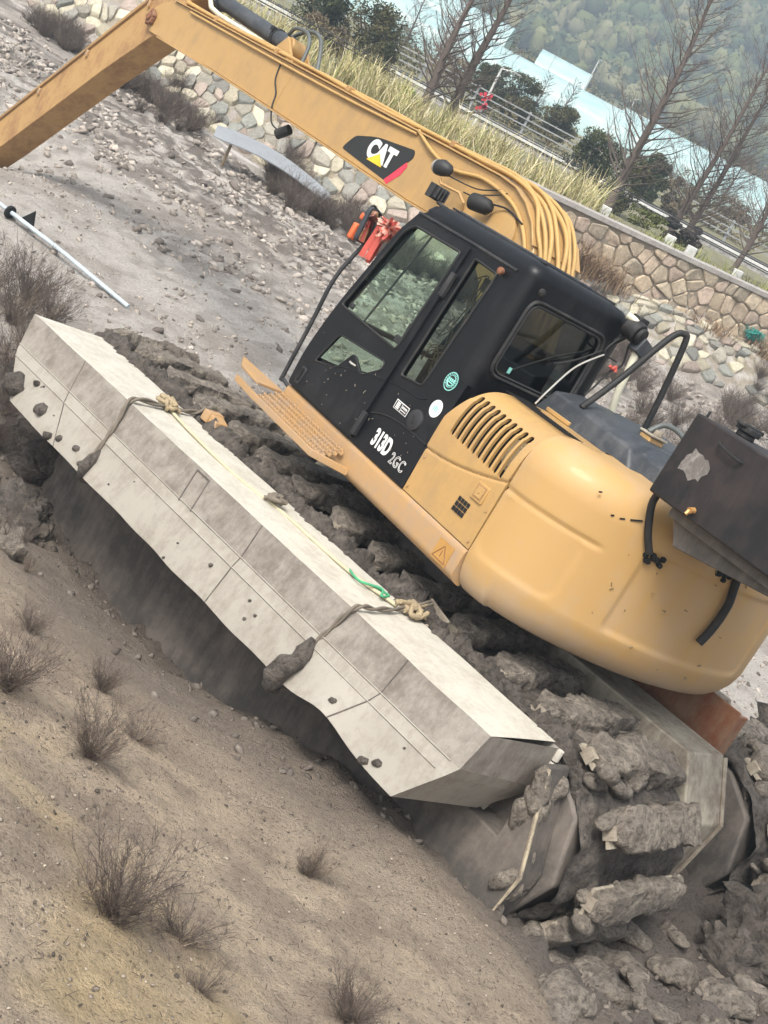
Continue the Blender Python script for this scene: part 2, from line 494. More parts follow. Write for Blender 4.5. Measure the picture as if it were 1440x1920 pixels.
dx = 0.045
xs = np.concatenate([np.linspace(-260, -40, 12)[:-1], np.linspace(-40, -9, 32)[:-1], np.arange(-9, 8.5, dx), np.linspace(8.5, 40, 32)[1:], np.linspace(40, 260, 12)[1:]])
ys = np.concatenate([np.linspace(-25, 1.5, 30)[:-1], np.arange(1.5, 10, 0.036), np.arange(10, 31, 0.05), np.linspace(31, 60, 60)[1:], np.linspace(60, 640, 110)[1:]])
GX, GY = np.meshgrid(xs, ys)
GZ = ground_z(GX, GY)
bank, churn, clods, s_, td = masks(GX, GY)
n1 = fbm(GX * 0.9, GY * 0.9, 5, 101); n2 = fbm(GX * 5, GY * 5, 4, 111); n3 = fbm(GX * 0.35, GY * 0.35, 3, 121)
def mixa(a, b, t): return a * (1 - t[..., None]) + np.array(b) * t[..., None]
col = np.ones(GX.shape + (3,)) * np.array((0.72, 0.665, 0.60))  # pale silt, lightened further to paint in sky sheen on wet mud
col = mixa(col, (0.50, 0.44, 0.385), sst(0.47, 0.64, n1) * 0.8)
col = mixa(col, (0.40, 0.35, 0.305), sst(0.50, 0.68, n2) * 0.5)
col = mixa(col, (0.36, 0.295, 0.235), sst(11.0, 9.4, GY))
col = mixa(col, (0.24, 0.205, 0.175), clods * sst(0.3, 0.6, n2))
col = mixa(col, (0.60, 0.48, 0.35), bank * sst(0.3, 0.7, 1 - n1 * 0.5 + 0.1))
col = mixa(col, (0.43, 0.34, 0.255), bank * sst(0.42, 0.62, n2))
corner = bank * sst(4.6, 3.6, GY + 0.7 * GX + (n2 - .5) * 1.5)
col = mixa(col, (0.60, 0.46, 0.27), corner * sst(0.40, 0.60, n1))
col = mixa(col, (0.20, 0.17, 0.145), np.clip(churn * 1.2, 0, 1))
col = mixa(col, (0.48, 0.41, 0.29), sst(0.0, 1.5, s_) * sst(0.4, 0.6, n2))
col = mixa(col, (0.26, 0.25, 0.12), sst(3.2, 5, s_) * 0.8)
col = mixa(col, (0.12, 0.135, 0.055), sst(150, 300, GY))
wet = np.clip(1.25 * (1 - bank) * sst(0.30, 0.62, 1 - n1) * sst(0.5, -3, s_) * (1 - 0.7 * clods) * (1 - 0.6 * churn), 0, 1)
ny, nx = GX.shape
idx = np.arange(ny * nx).reshape(ny, nx)
F4 = np.stack([idx[:-1, :-1], idx[:-1, 1:], idx[1:, 1:], idx[1:, :-1]], -1).reshape(-1, 4)

def ground_mat():
    m, nt, b = new_mat('ground_soil')
    a = nt.nodes.new('ShaderNodeAttribute'); a.attribute_name = 'col'
    w = nt.nodes.new('ShaderNodeAttribute'); w.attribute_name = 'wet'
    v = coords(nt)
    f1 = noise_f(nt, v, 28, 6, 0.75)
    f2 = noise_f(nt, v, 75, 4, 0.75)
    f3 = noise_f(nt, v, 3.0, 6, 0.7)
    g = ramp(nt, f1, [(0.34, (0.36, 0.33, 0.31)), (0.45, (1.0, 1.0, 1.0)), (0.7, (1.22, 1.22, 1.22))])
    c = mixc(nt, 0.72, a.outputs['Color'], g, 'MULTIPLY')
    g2 = ramp(nt, f2, [(0.38, (0.30, 0.27, 0.25)), (0.455, (1, 1, 1))])
    c = mixc(nt, 0.58, c, g2, 'MULTIPLY')
    g3 = ramp(nt, f3, [(0.3, (0.82, 0.80, 0.79)), (0.7, (1.15, 1.15, 1.15))])
    c = mixc(nt, 0.8, c, g3, 'MULTIPLY')
    nt.links.new(c, b.inputs['Base Color'])
    rr = nt.nodes.new('ShaderNodeMapRange')
    rr.inputs['From Min'].default_value = 0; rr.inputs['From Max'].default_value = 1
    rr.inputs['To Min'].default_value = 0.88; rr.inputs['To Max'].default_value = 0.24
    mu = nt.nodes.new('ShaderNodeMath'); mu.operation = 'MULTIPLY'
    nt.links.new(w.outputs['Fac'], mu.inputs[0]); nt.links.new(ramp(nt, f3, [(0.35, (0.3,) * 3), (0.6, (1,) * 3)]), mu.inputs[1])
    nt.links.new(mu.outputs[0], rr.inputs[0]); nt.links.new(rr.outputs[0], b.inputs['Roughness'])
    h = nt.nodes.new('ShaderNodeMath'); h.operation = 'ADD'
    nt.links.new(f1, h.inputs[0]); nt.links.new(f2, h.inputs[1])
    bump(nt, b, h.outputs[0], 1.0, 0.05)
    MATS['ground'] = m
ground_mat()
ground = np_mesh('mud_ground', np.stack([GX, GY, GZ], -1).reshape(-1, 3), F4, 'ground', cols=col.reshape(-1, 3), smooth=True)
wa = ground.data.attributes.new('wet', 'FLOAT', 'POINT'); wa.data.foreach_set('value', wet.astype(np.float32).ravel())
tag(ground, kind='structure')

# ------------------------------------------------------------------ far bank: stones, wall
def clip(poly, mx, my, nx_, ny_):
    out = []; n = len(poly)
    for i in range(n):
        a = poly[i]; b = poly[(i + 1) % n]
        da = (a[0] - mx) * nx_ + (a[1] - my) * ny_; db = (b[0] - mx) * nx_ + (b[1] - my) * ny_
        if da <= 0: out.append(a)
        if (da < 0 < db) or (db < 0 < da):
            t = da / (da - db); out.append((a[0] + (b[0] - a[0]) * t, a[1] + (b[1] - a[1]) * t))
    return out
def cells(u0, u1, v0, v1, cs, jit, seed, gap):
    rd = random.Random(seed); pts = []
    nu = max(1, round((u1 - u0) / cs)); nv = max(1, round((v1 - v0) / cs))
    du = (u1 - u0) / nu; dv = (v1 - v0) / nv
    for i in range(-1, nu + 1):
        for j in range(-1, nv + 1):
            pts.append((u0 + (i + 0.5 + (0.5 if j % 2 else 0) * 0.6 + rd.uniform(-jit, jit)) * du, v0 + (j + 0.5 + rd.uniform(-jit, jit)) * dv))
    res = []
    for k, p in enumerate(pts):
        if not (u0 <= p[0] <= u1 and v0 <= p[1] <= v1): continue
        poly = [(p[0] - cs * 2, p[1] - cs * 2), (p[0] + cs * 2, p[1] - cs * 2), (p[0] + cs * 2, p[1] + cs * 2), (p[0] - cs * 2, p[1] + cs * 2)]
        for q in pts:
            if q is p: continue
            ddx, ddy = q[0] - p[0], q[1] - p[1]; L = math.hypot(ddx, ddy)
            if L > cs * 3: continue
            poly = clip(poly, p[0] + ddx / 2 - ddx / L * gap, p[1] + ddy / 2 - ddy / L * gap, ddx / L, ddy / L)
            if len(poly) < 3: break
        poly = clip(poly, u0, v0, -1, 0); poly = clip(poly, u0, v0, 0, -1) if poly else poly
        poly = clip(poly, u1, v1, 1, 0) if poly else poly; poly = clip(poly, u1, v1, 0, 1) if poly else poly
        if len(poly) >= 3: res.append((p, poly))
    return res
attrmat('stone', 0.85, 1.0, bump_scale=14.0)
def stone_obj(poly, f, h, colr, rd, parent, name='stone'):
    cx = sum(p[0] for p in poly) / len(poly); cy = sum(p[1] for p in poly) / len(poly)
    pl = round_poly(poly, 0.035, 2)
    n = len(pl); tl = (rd.uniform(-.25, .25), rd.uniform(-.25, .25))
    rings = []
    for sc_, hh in ((1.0, -0.10), (0.99, 0.45 * h), (0.94, 0.88 * h), (0.70, h)):
        rings += [f(cx + (p[0] - cx) * sc_, cy + (p[1] - cy) * sc_, hh + (tl[0] * (p[0] - cx) + tl[1] * (p[1] - cy)) * (0.6 if hh > 0 else 0) + (rd.uniform(-.01, .01) if hh > 0 else 0)) for p in pl]
    fs = []
    for r_ in range(3):
        for j in range(n):
            a = r_ * n + j; b = r_ * n + (j + 1) % n
            fs.append((a, b, b + n, a + n))
    mb = MB().add(rings, fs).add(rings[3 * n:], [tuple(range(n))])
    me = bpy.data.meshes.new(name); me.from_pydata(mb.v, [], mb.f)
    bm = bmesh.new(); bm.from_mesh(me); bmesh.ops.remove_doubles(bm, verts=bm.verts, dist=1e-5); bmesh.ops.recalc_face_normals(bm, faces=bm.faces); bm.to_mesh(me); bm.free()
    a = me.color_attributes.new('col', 'FLOAT_COLOR', 'POINT')
    a.data.foreach_set('color', [*colr, 1.0] * len(me.vertices))
    smooth_mesh(me, 50)
    return link(name, me, parent, ['stone'])
rev = empty('stone_revetment', loc=(0, 0, 0))
tag(rev, 'sloping bank of pale irregular stones across the mud flat', 'revetment')
rd = random.Random(5)
def on_bank(x, s, h):
    y = float(toe_y(np.array(x))) + s
    z = float(base_z(np.array([x]), np.array([y]))[0])
    return (x, y - 0.35 * h, z + h)
pal = [(0.44, 0.39, 0.29), (0.35, 0.32, 0.26), (0.50, 0.455, 0.34), (0.28, 0.265, 0.23), (0.55, 0.50, 0.385), (0.37, 0.30, 0.25), (0.24, 0.24, 0.21)]
todo = []
for (u0, u1, v0, v1, cs, seed) in ((-12.5, -1.0, 0.35, 3.3, 0.31, 1), (-1.0, 7.6, 0.4, 2.3, 0.28, 2)):
    for (p, poly) in cells(u0, u1, v0, v1, cs, 0.46, seed, 0.014):
        if rd.random() < 0.14: continue
        if vnoise(np.array(p[0] * 0.7), np.array(p[1] * 0.9), 77) > 0.78: continue
        todo.append((toe_y(np.array(p[0])) + p[1] + abs(p[0] + 2) * 0.15, p, poly))
todo.sort(key=lambda t: float(t[0]))
extra = []
for k_, (_, p, poly) in enumerate(todo):
    c = rd.choice(pal); k = rd.uniform(0.7, 1.15)
    o = stone_obj(poly, on_bank, rd.uniform(0.015, 0.10) if rd.random() < 0.8 else rd.uniform(0.08, 0.15), tuple(x * k for x in c), rd, rev)
    if k_ >= 290: extra.append(o)
if extra:                                          # the farthest ones joined
    V = []; Fx = []; C = []; off = 0
    bmx = bmesh.new()
    for o in extra: bmx.from_mesh(o.data)
    mex = bpy.data.meshes.new('stones_beyond'); bmx.to_mesh(mex); bmx.free()
    for o in extra: d_ = o.data; bpy.data.objects.remove(o); bpy.data.meshes.remove(d_)
    smooth_mesh(mex, 50); so_x = link('stones_beyond', mex, rev, ['stone']); so_x['kind'] = 'stuff'
# wall
WALLX = np.linspace(-1.3, 9.5, 40)
def wall_pt(u):
    x = -1.3 + u; return x, float(toe_y(np.array(x))) + 2.80
def wall_nrm(u):
    x0, y0 = wall_pt(u - 0.05); x1, y1 = wall_pt(u + 0.05)
    v = Vector((x1 - x0, y1 - y0)).normalized(); return Vector((v.y, -v.x))
WB, WT = 0.72, 1.86
WL = 10.8
wallo = empty('stone_wall', loc=(0, 0, 0)); tag(wallo, 'low wall of pinkish stones with a concrete coping on the far bank', 'wall')
def sweep(name, sec, mat_, parent, u0=0.0, u1=WL, n=40, extra=None):
    rings = []
    for i in range(n + 1):
        u = u0 + (u1 - u0) * i / n; x, y = wall_pt(u); nn = wall_nrm(u)
        rings.append([(x + nn.x * a, y + nn.y * a, b) for a, b in sec])
    return MB().loft(rings).build(name, mat_, parent, smooth=30)
flat('mortar', (0.27, 0.23, 0.175), 0.9); paint('concrete', (0.42, 0.39, 0.36), 0.85, (0.22, 0.2, 0.17), 0.6, 3.0, 0.3, bump_s=0.3)
sweep('mortar_core', [(0.0, WB - 0.3), (0.0, WT), (-0.35, WT), (-0.35, WB - 0.3)], 'mortar', wallo)
sweep('coping', [(0.06, WT), (0.06, WT + 0.09), (-0.36, WT + 0.09), (-0.36, WT)], 'concrete', wallo)
pal2 = [(0.55, 0.445, 0.32), (0.50, 0.40, 0.30), (0.57, 0.475, 0.35), (0.44, 0.375, 0.285), (0.52, 0.41, 0.325)]
def on_wall(u, v, h):
    x, y = wall_pt(u); nn = wall_nrm(u); return (x + nn.x * h, y + nn.y * h, v)
for (p, poly) in cells(0.1, WL - 1.8, WB - 0.05, WT - 0.01, 0.29, 0.47, 9, 0.015):
    k = rd.uniform(0.8, 1.15); c = rd.choice(pal2)
    stone_obj(poly, on_wall, rd.uniform(0.02, 0.05), tuple(x * k for x in c), rd, wallo)
# concrete toe beam of the left bank
tb = MB(); rings = []
for x in np.linspace(-12, -1.9, 30):
    y = float(toe_y(np.array(x))) - 0.15; z = float(base_z(np.array([x]), np.array([y]))[0])
    rings.append([(x, y - 0.07, z - 0.15), (x, y - 0.07, z + 0.10 + 0.02 * math.sin(x * 5)), (x, y + 0.08, z + 0.11), (x, y + 0.08, z - 0.15)])
tbo = tb.loft(rings).build('toe_kerb', 'concrete', None, smooth=30); tag(tbo, kind='structure')

# ------------------------------------------------------------------ foliage builders
def leaf_cloud(blobs, per, size, cols, seed, flatten=0.8, jitter=0.35, droop=0.0):
    """leaf quads in ellipsoidal clumps; blobs: (N,6) centre + radii"""
    g = np.random.default_rng(seed); blobs = np.asarray(blobs, float)
    n = len(blobs) * per
    b = np.repeat(blobs, per, 0)
    d = g.normal(size=(n, 3)); d /= np.linalg.norm(d, axis=1)[:, None]
    r = g.uniform(0.25, 1.0, n) ** 0.45
    c = b[:, :3] + d * r[:, None] * b[:, 3:6]
    u = g.normal(size=(n, 3)); u[:, 2] *= flatten; u[:, 2] -= droop; u /= np.linalg.norm(u, axis=1)[:, None]
    w = np.cross(u, g.normal(size=(n, 3))); w /= np.linalg.norm(w, axis=1)[:, None]
    s = size * g.uniform(0.6, 1.4, n)[:, None]
    P = np.stack([c - u * s, c + w * s * 0.45, c + u * s, c - w * s * 0.45], 1).reshape(-1, 3)
    Fq = np.arange(n * 4).reshape(-1, 4)
    cols = np.asarray(cols); ci = g.integers(0, len(cols), len(blobs))
    cc = np.repeat(cols[ci], per, 0) * g.uniform(0.75, 1.25, (n, 1))
    return P, Fq, np.repeat(cc, 4, 0)
attrmat('leaves', 0.7, 0.85)
attrmat('bark', 0.9, bump_scale=30.0)
def bush(name, x, y, w, h, cols, seed, label, n=48, per=180, leaf=0.045, cat='bush', group=None, zb=None):
    g = np.random.default_rng(seed)
    z0 = gz1(x, y) - 0.05 if zb is None else zb
    root = empty(name, loc=(x, y, z0)); tag(root, label, cat, group)
    bl = []
    for i in range(n):
        a = g.uniform(0, 2 * PI); rr = math.sqrt(g.uniform(0, 1)) * 0.42 * w; t = g.uniform(0.12, 0.92)
        sh = 1.0 - 0.55 * abs(t - 0.45) * 1.6
        bl.append((rr * math.cos(a) * sh, rr * math.sin(a) * sh, t * h, w * g.uniform(.10, .19), w * g.uniform(.10, .19), h * g.uniform(.08, .14)))
    P, Fq, C = leaf_cloud(bl, per, leaf, cols, seed)
    np_mesh('crown', P, Fq, 'leaves', root, C)
    mb = MB()
    for i in range(4): mb.tube([(0, 0, 0), (g.uniform(-.15, .15) * w, g.uniform(-.15, .15) * w, h * .4), (g.uniform(-.3, .3) * w, g.uniform(-.3, .3) * w, h * .75)], [0.05 * h / 2, 0.03 * h / 2, 0.01], 5)
    mb.build('stem', 'straw', root)
    return root
def bare_tree(name, x, y, h, seed, label, lean=0.0, z0=None, dens=70, tw=9, cols=((0.115, 0.088, 0.075),), r0=0.10, group='bare conifers behind the wall'):
    g = random.Random(seed)
    z0 = gz1(x, y) - 0.1 if z0 is None else z0
    root = empty(name, loc=(x, y, z0)); tag(root, label, 'tree', group)
    def tp(t): return Vector((lean * h * t * t + 0.03 * math.sin(t * 9 + seed), 0.03 * math.cos(t * 7), h * t))
    mb = MB(); mb.tube([tp(i / 14) for i in range(15)], [r0 * (1 - 0.93 * i / 14) for i in range(15)], 9)
    mb.build('trunk', 'bark_brown', root, smooth=60)
    cr = MB()
    for i in range(dens):
        t = 0.12 + 0.86 * (i / dens); a = i * 2.4 + g.uniform(-.5, .5)
        L = h * 0.24 * (1 - t) ** 0.7 * g.uniform(0.6, 1.15) + 0.12
        p0 = tp(t); d = Vector((math.cos(a), math.sin(a), g.uniform(0.45, 0.85))).normalized()
        p1 = p0 + d * L * 0.55; p2 = p0 + d * L + Vector((0, 0, L * 0.16))
        rr = max(0.006, r0 * 0.22 * (1 - t) + 0.006)
        cr.tube([p0, p1, p2], [rr, rr * 0.6, 0.003], 3, caps=False)
        for k in range(tw):
            q = p0.lerp(p2, g.uniform(0.25, 1.0)); dd = (d * 0.8 + Vector((g.gauss(0, .5), g.gauss(0, .5), g.uniform(.0, .7)))).normalized()
            l2 = L * g.uniform(0.18, 0.42); q1 = q + dd * l2
            cr.tube([q, q1], [0.005, 0.002], 3, caps=False)
            for _ in range(2):
                q2 = q.lerp(q1, g.uniform(.3, .9)); d3 = (dd + Vector((g.gauss(0, .6), g.gauss(0, .6), g.gauss(0, .5)))).normalized()
                cr.tube([q2, q2 + d3 * l2 * 0.5], [0.0035, 0.0015], 3, caps=False)
    cr.build('crown', 'bark_brown', root, fix=False)
    return root
flat('bark_brown', (0.14, 0.108, 0.092), 0.9)
bare_tree('bare_tree', -3.62, 33.0, 4.6, 1, 'left one of a close pair of bare trees behind the boom', -0.02, r0=0.13)
bare_tree('bare_tree', -3.05, 34.0, 5.2, 2, 'right one of a close pair of bare trees behind the boom', 0.02, r0=0.15)
bare_tree('bare_tree', 1.38, 36.0, 7.4, 3, 'tall single bare conifer above the round dark bush', -0.05, r0=0.13, dens=110)
bare_tree('bare_tree', 3.25, 38.0, 7.0, 4, 'left of the two crossing bare trees at the right edge', 0.02, dens=80)
bare_tree('bare_tree', 3.65, 38.4, 6.4, 5, 'right of the two crossing bare trees at the right edge', 0.03, dens=80)
bare_tree('bare_tree', 4.62, 34.0, 4.6, 6, 'bare tree nearest the right picture edge behind the wall', -0.02, r0=0.08)
for i, (x, y, h) in enumerate(((8.0, 60, 5.0), (9.6, 64, 5.6), (6.9, 66, 4.6), (11.5, 62, 5.2), (-9.2, 66, 4.0), (-7.4, 64, 3.6), (-1.2, 57, 2.7), (-2.3, 58, 2.4))):
    bare_tree('distant_bare_tree', x, y, h, 20 + i, 'thin leafless tree far behind the guard rail', 0.01, dens=60, tw=7, r0=0.06, group='leafless trees beyond the guard rail')
DK = [(0.055, 0.07, 0.028), (0.075, 0.09, 0.035), (0.10, 0.11, 0.042), (0.042, 0.058, 0.026)]
OL = [(0.13, 0.12, 0.05), (0.09, 0.09, 0.038), (0.16, 0.14, 0.065), (0.065, 0.075, 0.03)]
BR = [(0.18, 0.13, 0.08), (0.13, 0.10, 0.065), (0.21, 0.165, 0.095)]
GR = [(0.13, 0.23, 0.045), (0.17, 0.28, 0.06), (0.10, 0.17, 0.04)]
bush('round_bush', -6.55, 40, 2.0, 2.6, OL, 1, 'large rounded evergreen bush left of the paired bare trees')
bush('dark_bush', -7.9, 39.5, 1.9, 2.3, DK, 2, 'dark green bush at the top edge beside the black cylinder')
bush('thicket', -5.7, 38.5, 1.3, 1.5, OL, 3, 'brownish thicket just below the large rounded evergreen', n=20)
bush('thicket', -7.0, 37.0, 1.9, 1.1, BR, 4, 'brown leafless thicket above the black cylinder', n=18)
bush('round_bush', 0.75, 42, 2.0, 2.0, DK, 5, 'broad dark bush at the foot of the tall single bare conifer', n=34)
bush('olive_bush', 1.75, 41, 1.4, 1.7, OL, 6, 'olive bush touching the trunk of the tall single conifer', n=22)
bush('dark_bush', 2.75, 50, 1.3, 1.9, DK, 7, 'small dark bush right of the tall single conifer')
bush('brown_bush', 4.0, 50, 1.6, 1.6, BR, 8, 'brown bush between the conifer and the two crossing trees', n=18)
bush('hedge_bush', -4.1, 55, 1.7, 1.9, DK, 9, 'first dark hedge bush behind the guard rail from the left')
bush('hedge_bush', -2.75, 55.5, 2.0, 2.0, OL, 10, 'middle hedge bush behind the guard rail under the greenhouse')
bush('hedge_bush', -1.1, 55, 1.9, 1.7, OL, 11, 'rightmost hedge bush behind the guard rail before the twigs')
bush('green_bush', -4.6, 36.5, 1.1, 0.7, GR, 12, 'bright green low bush left of the paired trees', n=14)
bush('green_bush', -1.9, 38.0, 1.5, 0.6, GR, 13, 'bright green low patch right of the lamp post', n=14)
bush('green_bush', 2.2, 33.4, 1.3, 0.5, [(0.13, 0.15, 0.04), (0.17, 0.18, 0.06)], 14, 'yellow-green weeds just behind the wall coping', n=16, per=60)
bush('brown_bush', -6.0, 60, 2.4, 1.4, [(0.30, 0.21, 0.09), (0.2, 0.14, 0.07)], 15, 'straw-coloured bush behind the guard rail at top left', n=16)
bush('brown_bush', 6.3, 56, 2.4, 1.5, BR, 16, 'brown bush behind the rail at the right edge', n=18)
bush('grey_thicket', 3.3, 36.2, 1.4, 0.8, [(0.09, 0.075, 0.065), (0.06, 0.055, 0.05)], 17, 'dark brambles at the foot of the two crossing trees', n=16)

# reeds and dry grass
def blades(cx, cy, n, h, spread, lean, seed, cols, zf=None, width=0.012):
    g = np.random.default_rng(seed); V = []; Fq = []; C = []
    for i in range(n):
        bx = cx + g.normal(0, spread); by = cy + g.normal(0, spread)
        bz = (base_z(np.array([bx]), np.array([by]))[0] - 0.04) if zf is None else zf
        a = g.uniform(0, 2 * PI); L = h * g.uniform(0.55, 1.15); ln = lean * g.uniform(0.3, 1.3)
        dx_, dy_ = math.cos(a), math.sin(a); w = width * g.uniform(.6, 1.4); o = len(V)
        col_ = np.array(cols[g.integers(0, len(cols))]) * g.uniform(0.7, 1.25)
        for k in range(4):
            t = k / 3; hz_ = L * (t - 0.30 * ln * t * t); out = L * ln * t * t * 0.75
            ww_ = w * (1 - 0.85 * t)
            V.append((bx + dx_ * out - dy_ * ww_, by + dy_ * out + dx_ * ww_, bz + hz_)); V.append((bx + dx_ * out + dy_ * ww_, by + dy_ * out - dx_ * ww_, bz + hz_))
            C += [col_, col_]
        for k in range(3): Fq.append((o + 2 * k, o + 2 * k + 1, o + 2 * k + 3, o + 2 * k + 2))
    return np.array(V), np.array(Fq), np.array(C)
def merge(parts):
    V = []; Fq = []; C = []; o = 0
    for v, f, c in parts: V.append(v); Fq.append(f + o); C.append(c); o += len(v)
    return np.concatenate(V), np.concatenate(Fq), np.concatenate(C)
attrmat('grass', 0.8)
RC = [(0.62, 0.53, 0.29), (0.52, 0.46, 0.22), (0.70, 0.62, 0.40), (0.34, 0.35, 0.13)]
parts = []; g = np.random.default_rng(88)
for i in range(230):
    x = g.uniform(-8.5, 0.9); y = float(toe_y(np.array(x))) + 3.1 + g.uniform(0, 2.6)
    if x < -5.2 and g.random() < 0.5: continue
    parts.append(blades(x, y, 26, g.uniform(0.55, 1.05), 0.10, 0.75, int(g.integers(1e6)), RC))
for i in range(46):
    x = g.uniform(1.2, 8.5); y = float(toe_y(np.array(x))) + 3.25 + g.uniform(0, 2.2)
    parts.append(blades(x, y, 22, g.uniform(0.2, 0.5), 0.12, 0.9, int(g.integers(1e6)), [(0.20, 0.24, 0.06), (0.32, 0.31, 0.12), (0.26, 0.28, 0.08)]))
V, Fq, C = merge(parts)
tag(np_mesh('reed_bed', V, Fq, 'grass', None, C), 'yellow green reeds growing along the far bank', 'reeds', kind='stuff')
BRN = [(0.30, 0.20, 0.12), (0.24, 0.16, 0.10), (0.36, 0.26, 0.16), (0.18, 0.115, 0.075)]
def tuft(x, y, h, n, label, cols=BRN, sp=0.16):
    v, f, c = blades(0, 0, n, h, sp, 1.05, int(abs(x * 100) + y), cols, 0.0, 0.010)
    o = np_mesh('dry_grass_tuft', v, f, 'grass', None, c); o.location = (x, y, float(base_z(np.array([x]), np.array([y]))[0]) - 0.03)
    return tag(o, label, 'grass tuft', 'dry grass tufts on the far bank')
tuft(-5.9, 28.3, 0.75, 420, 'drooping dry grass tuft on the stones under the boom', [(0.34, 0.27, 0.13), (0.24, 0.18, 0.09)], 0.28)
for i, (x, y, h, n, lb_) in enumerate(((0.35, 26.9, 0.85, 420, 'tall brown grass tuft against the wall beside the boom hoses'), (1.15, 27.25, 0.8, 420, 'brown grass tuft against the wall, right of the tallest one'), (1.75, 27.6, 0.65, 320, 'smaller brown grass tuft at the right end of the tufts'), (4.2, 29.1, 0.35, 160, 'small dry grass tuft in front of the wall at right'), (5.6, 29.8, 0.5, 240, 'orange brown grass tuft at the right picture edge'))):
    tuft(x, y, h, n, lb_, sp=0.22)

# ------------------------------------------------------------------ road, rail, lamps, cables, greenhouses, hill
rd_m = MB(); rd_m.prism([(46.6, 0.6), (47.2, 1.22), (50.6, 1.22), (51.4, 0.6)], lambda a, b: (-120, a, b), lambda a, b: (120, a, b))
flat('asphalt', (0.13, 0.125, 0.12), 0.9); mudmat('gravel', (0.16, 0.15, 0.14), (0.34, 0.32, 0.30), 3.0, (0.8, 0.95))
tag(rd_m.build('road_causeway', 'gravel', None), kind='structure')
tag(MB().box((-120, 47.3, 1.224), (120, 50.5, 1.232)).build('road', 'asphalt', None), kind='structure')
flat('white_paint', (0.72, 0.72, 0.70), 0.6); paint('galvanised', (0.42, 0.43, 0.42), 0.45, (0.25, 0.24, 0.22), 0.4, 3.0, 0.2, metallic=0.4)
kb = MB().box((-120, 47.1, 1.20), (120, 47.28, 1.36)).build('kerb', 'white_paint', None); tag(kb, kind='structure')
gr_ = empty('guard_rail', loc=(0, 50.2, 1.23)); tag(gr_, 'long grey guard rail along the road below the greenhouses', 'guard rail')
for zz in (0.74, 0.52, 0.30): MB().box((-40, -0.03, zz - 0.02), (40, 0.03, zz + 0.02)).build('rail', 'galvanised', gr_)
post = MB().box((-0.04, 0.03, 0.0), (0.04, 0.11, 0.80)).build('rail_post', 'galvanised', gr_); post.location.x = -14
for i in range(1, 17):
    o = post.copy(); COL.objects.link(o); o.parent = gr_; o.location.x = -14 + i * 2.0
def lamp_post(x, y, ztop, label, arm=0.5, z0=None):
    z0 = gz1(x, y) - 0.05 if z0 is None else z0; h = ztop - z0
    r_ = empty('street_lamp', loc=(x, y, z0)); tag(r_, label, 'street lamp', 'pale street lamps beyond the bank')
    MB().tube([(0, 0, 0), (0, 0, h)], [0.05, 0.035], 8).build('pole', 'white_paint', r_, smooth=60)
    MB().tube([(0, 0, h - 0.02), (arm * .6, 0, h + 0.05), (arm, 0, h + 0.06)], 0.02, 6).build('arm', 'white_paint', r_)
    MB().cbox((arm, 0, h + 0.055), (0.30, 0.12, 0.05)).build('lamp_head', 'galvanised', r_, bevel=0.01)
lamp_post(-3.30, 46.2, 2.98, 'nearest pale lamp post with red decorations right of the paired trees')
lamp_post(-8.0, 70, 3.70, 'lamp post behind the left of the paired bare trees', 0.8)
lamp_post(-1.42, 95, 4.80, 'far lamp post left of the tall single conifer', 0.1)
lamp_post(2.12, 110, 3.7, 'tiny lamp post just left of the conifer trunk', 0.4)
lamp_post(4.2, 112, 3.4, 'tiny lamp post right of the conifer trunk', 0.6)
fl_ = MB(); random.seed(6)
for i in range(16): fl_.cbox((-3.34 + random.uniform(-.22, .22), 46.1, 1.85 + random.uniform(-.30, .25)), (0.10, 0.03, 0.09), 0, Matrix.Rotation(random.random() * 3, 4, 'Y'))
tag(fl_.build('red_decoration', 'logo_red', None), 'cluster of red decorations hung on the nearest lamp post', 'decoration')
for i, (z, sag, y) in enumerate(((2.42, 0.10, 30.0), (2.50, 0.14, 30.6), (2.34, 0.08, 33.0))):
    pts = [(-14 + k * 1.0, y, z - sag * (1 - ((k - 14) / 14) ** 2) + 0.02) for k in range(29)]
    o = MB().tube(pts, 0.014 if i < 2 else 0.009, 5).build('overhead_cable', 'rubber', None); tag(o, ('thickest dark cable strung across in front of the trees', 'second dark cable just above the thickest one', 'thin dark cable strung behind the two thicker ones')[i], 'cable', 'dark cables across the far bank')
def post_(x, y, z, h): return MB().tube([(x, y, z), (x, y, z + h)], 0.05, 8)
for sx in (-14, 14):
    o = post_(sx, 30.6, 0.5, 2.6).build('cable_post', 'concrete', None, smooth=60); tag(o, 'concrete post holding the cables at the %s end' % ('left' if sx < 0 else 'right'), 'post')
m, nt, b = new_mat('plastic_film'); v = coords(nt, 1.0, (0.35, 1, 1)); n1 = noise_f(nt, v, 1.6, 5)
nt.links.new(ramp(nt, n1, [(0.3, (0.34, 0.52, 0.51)), (0.7, (0.52, 0.66, 0.65))]), b.inputs['Base Color']); b.inputs['Roughness'].default_value = 0.35; MATS['film'] = m
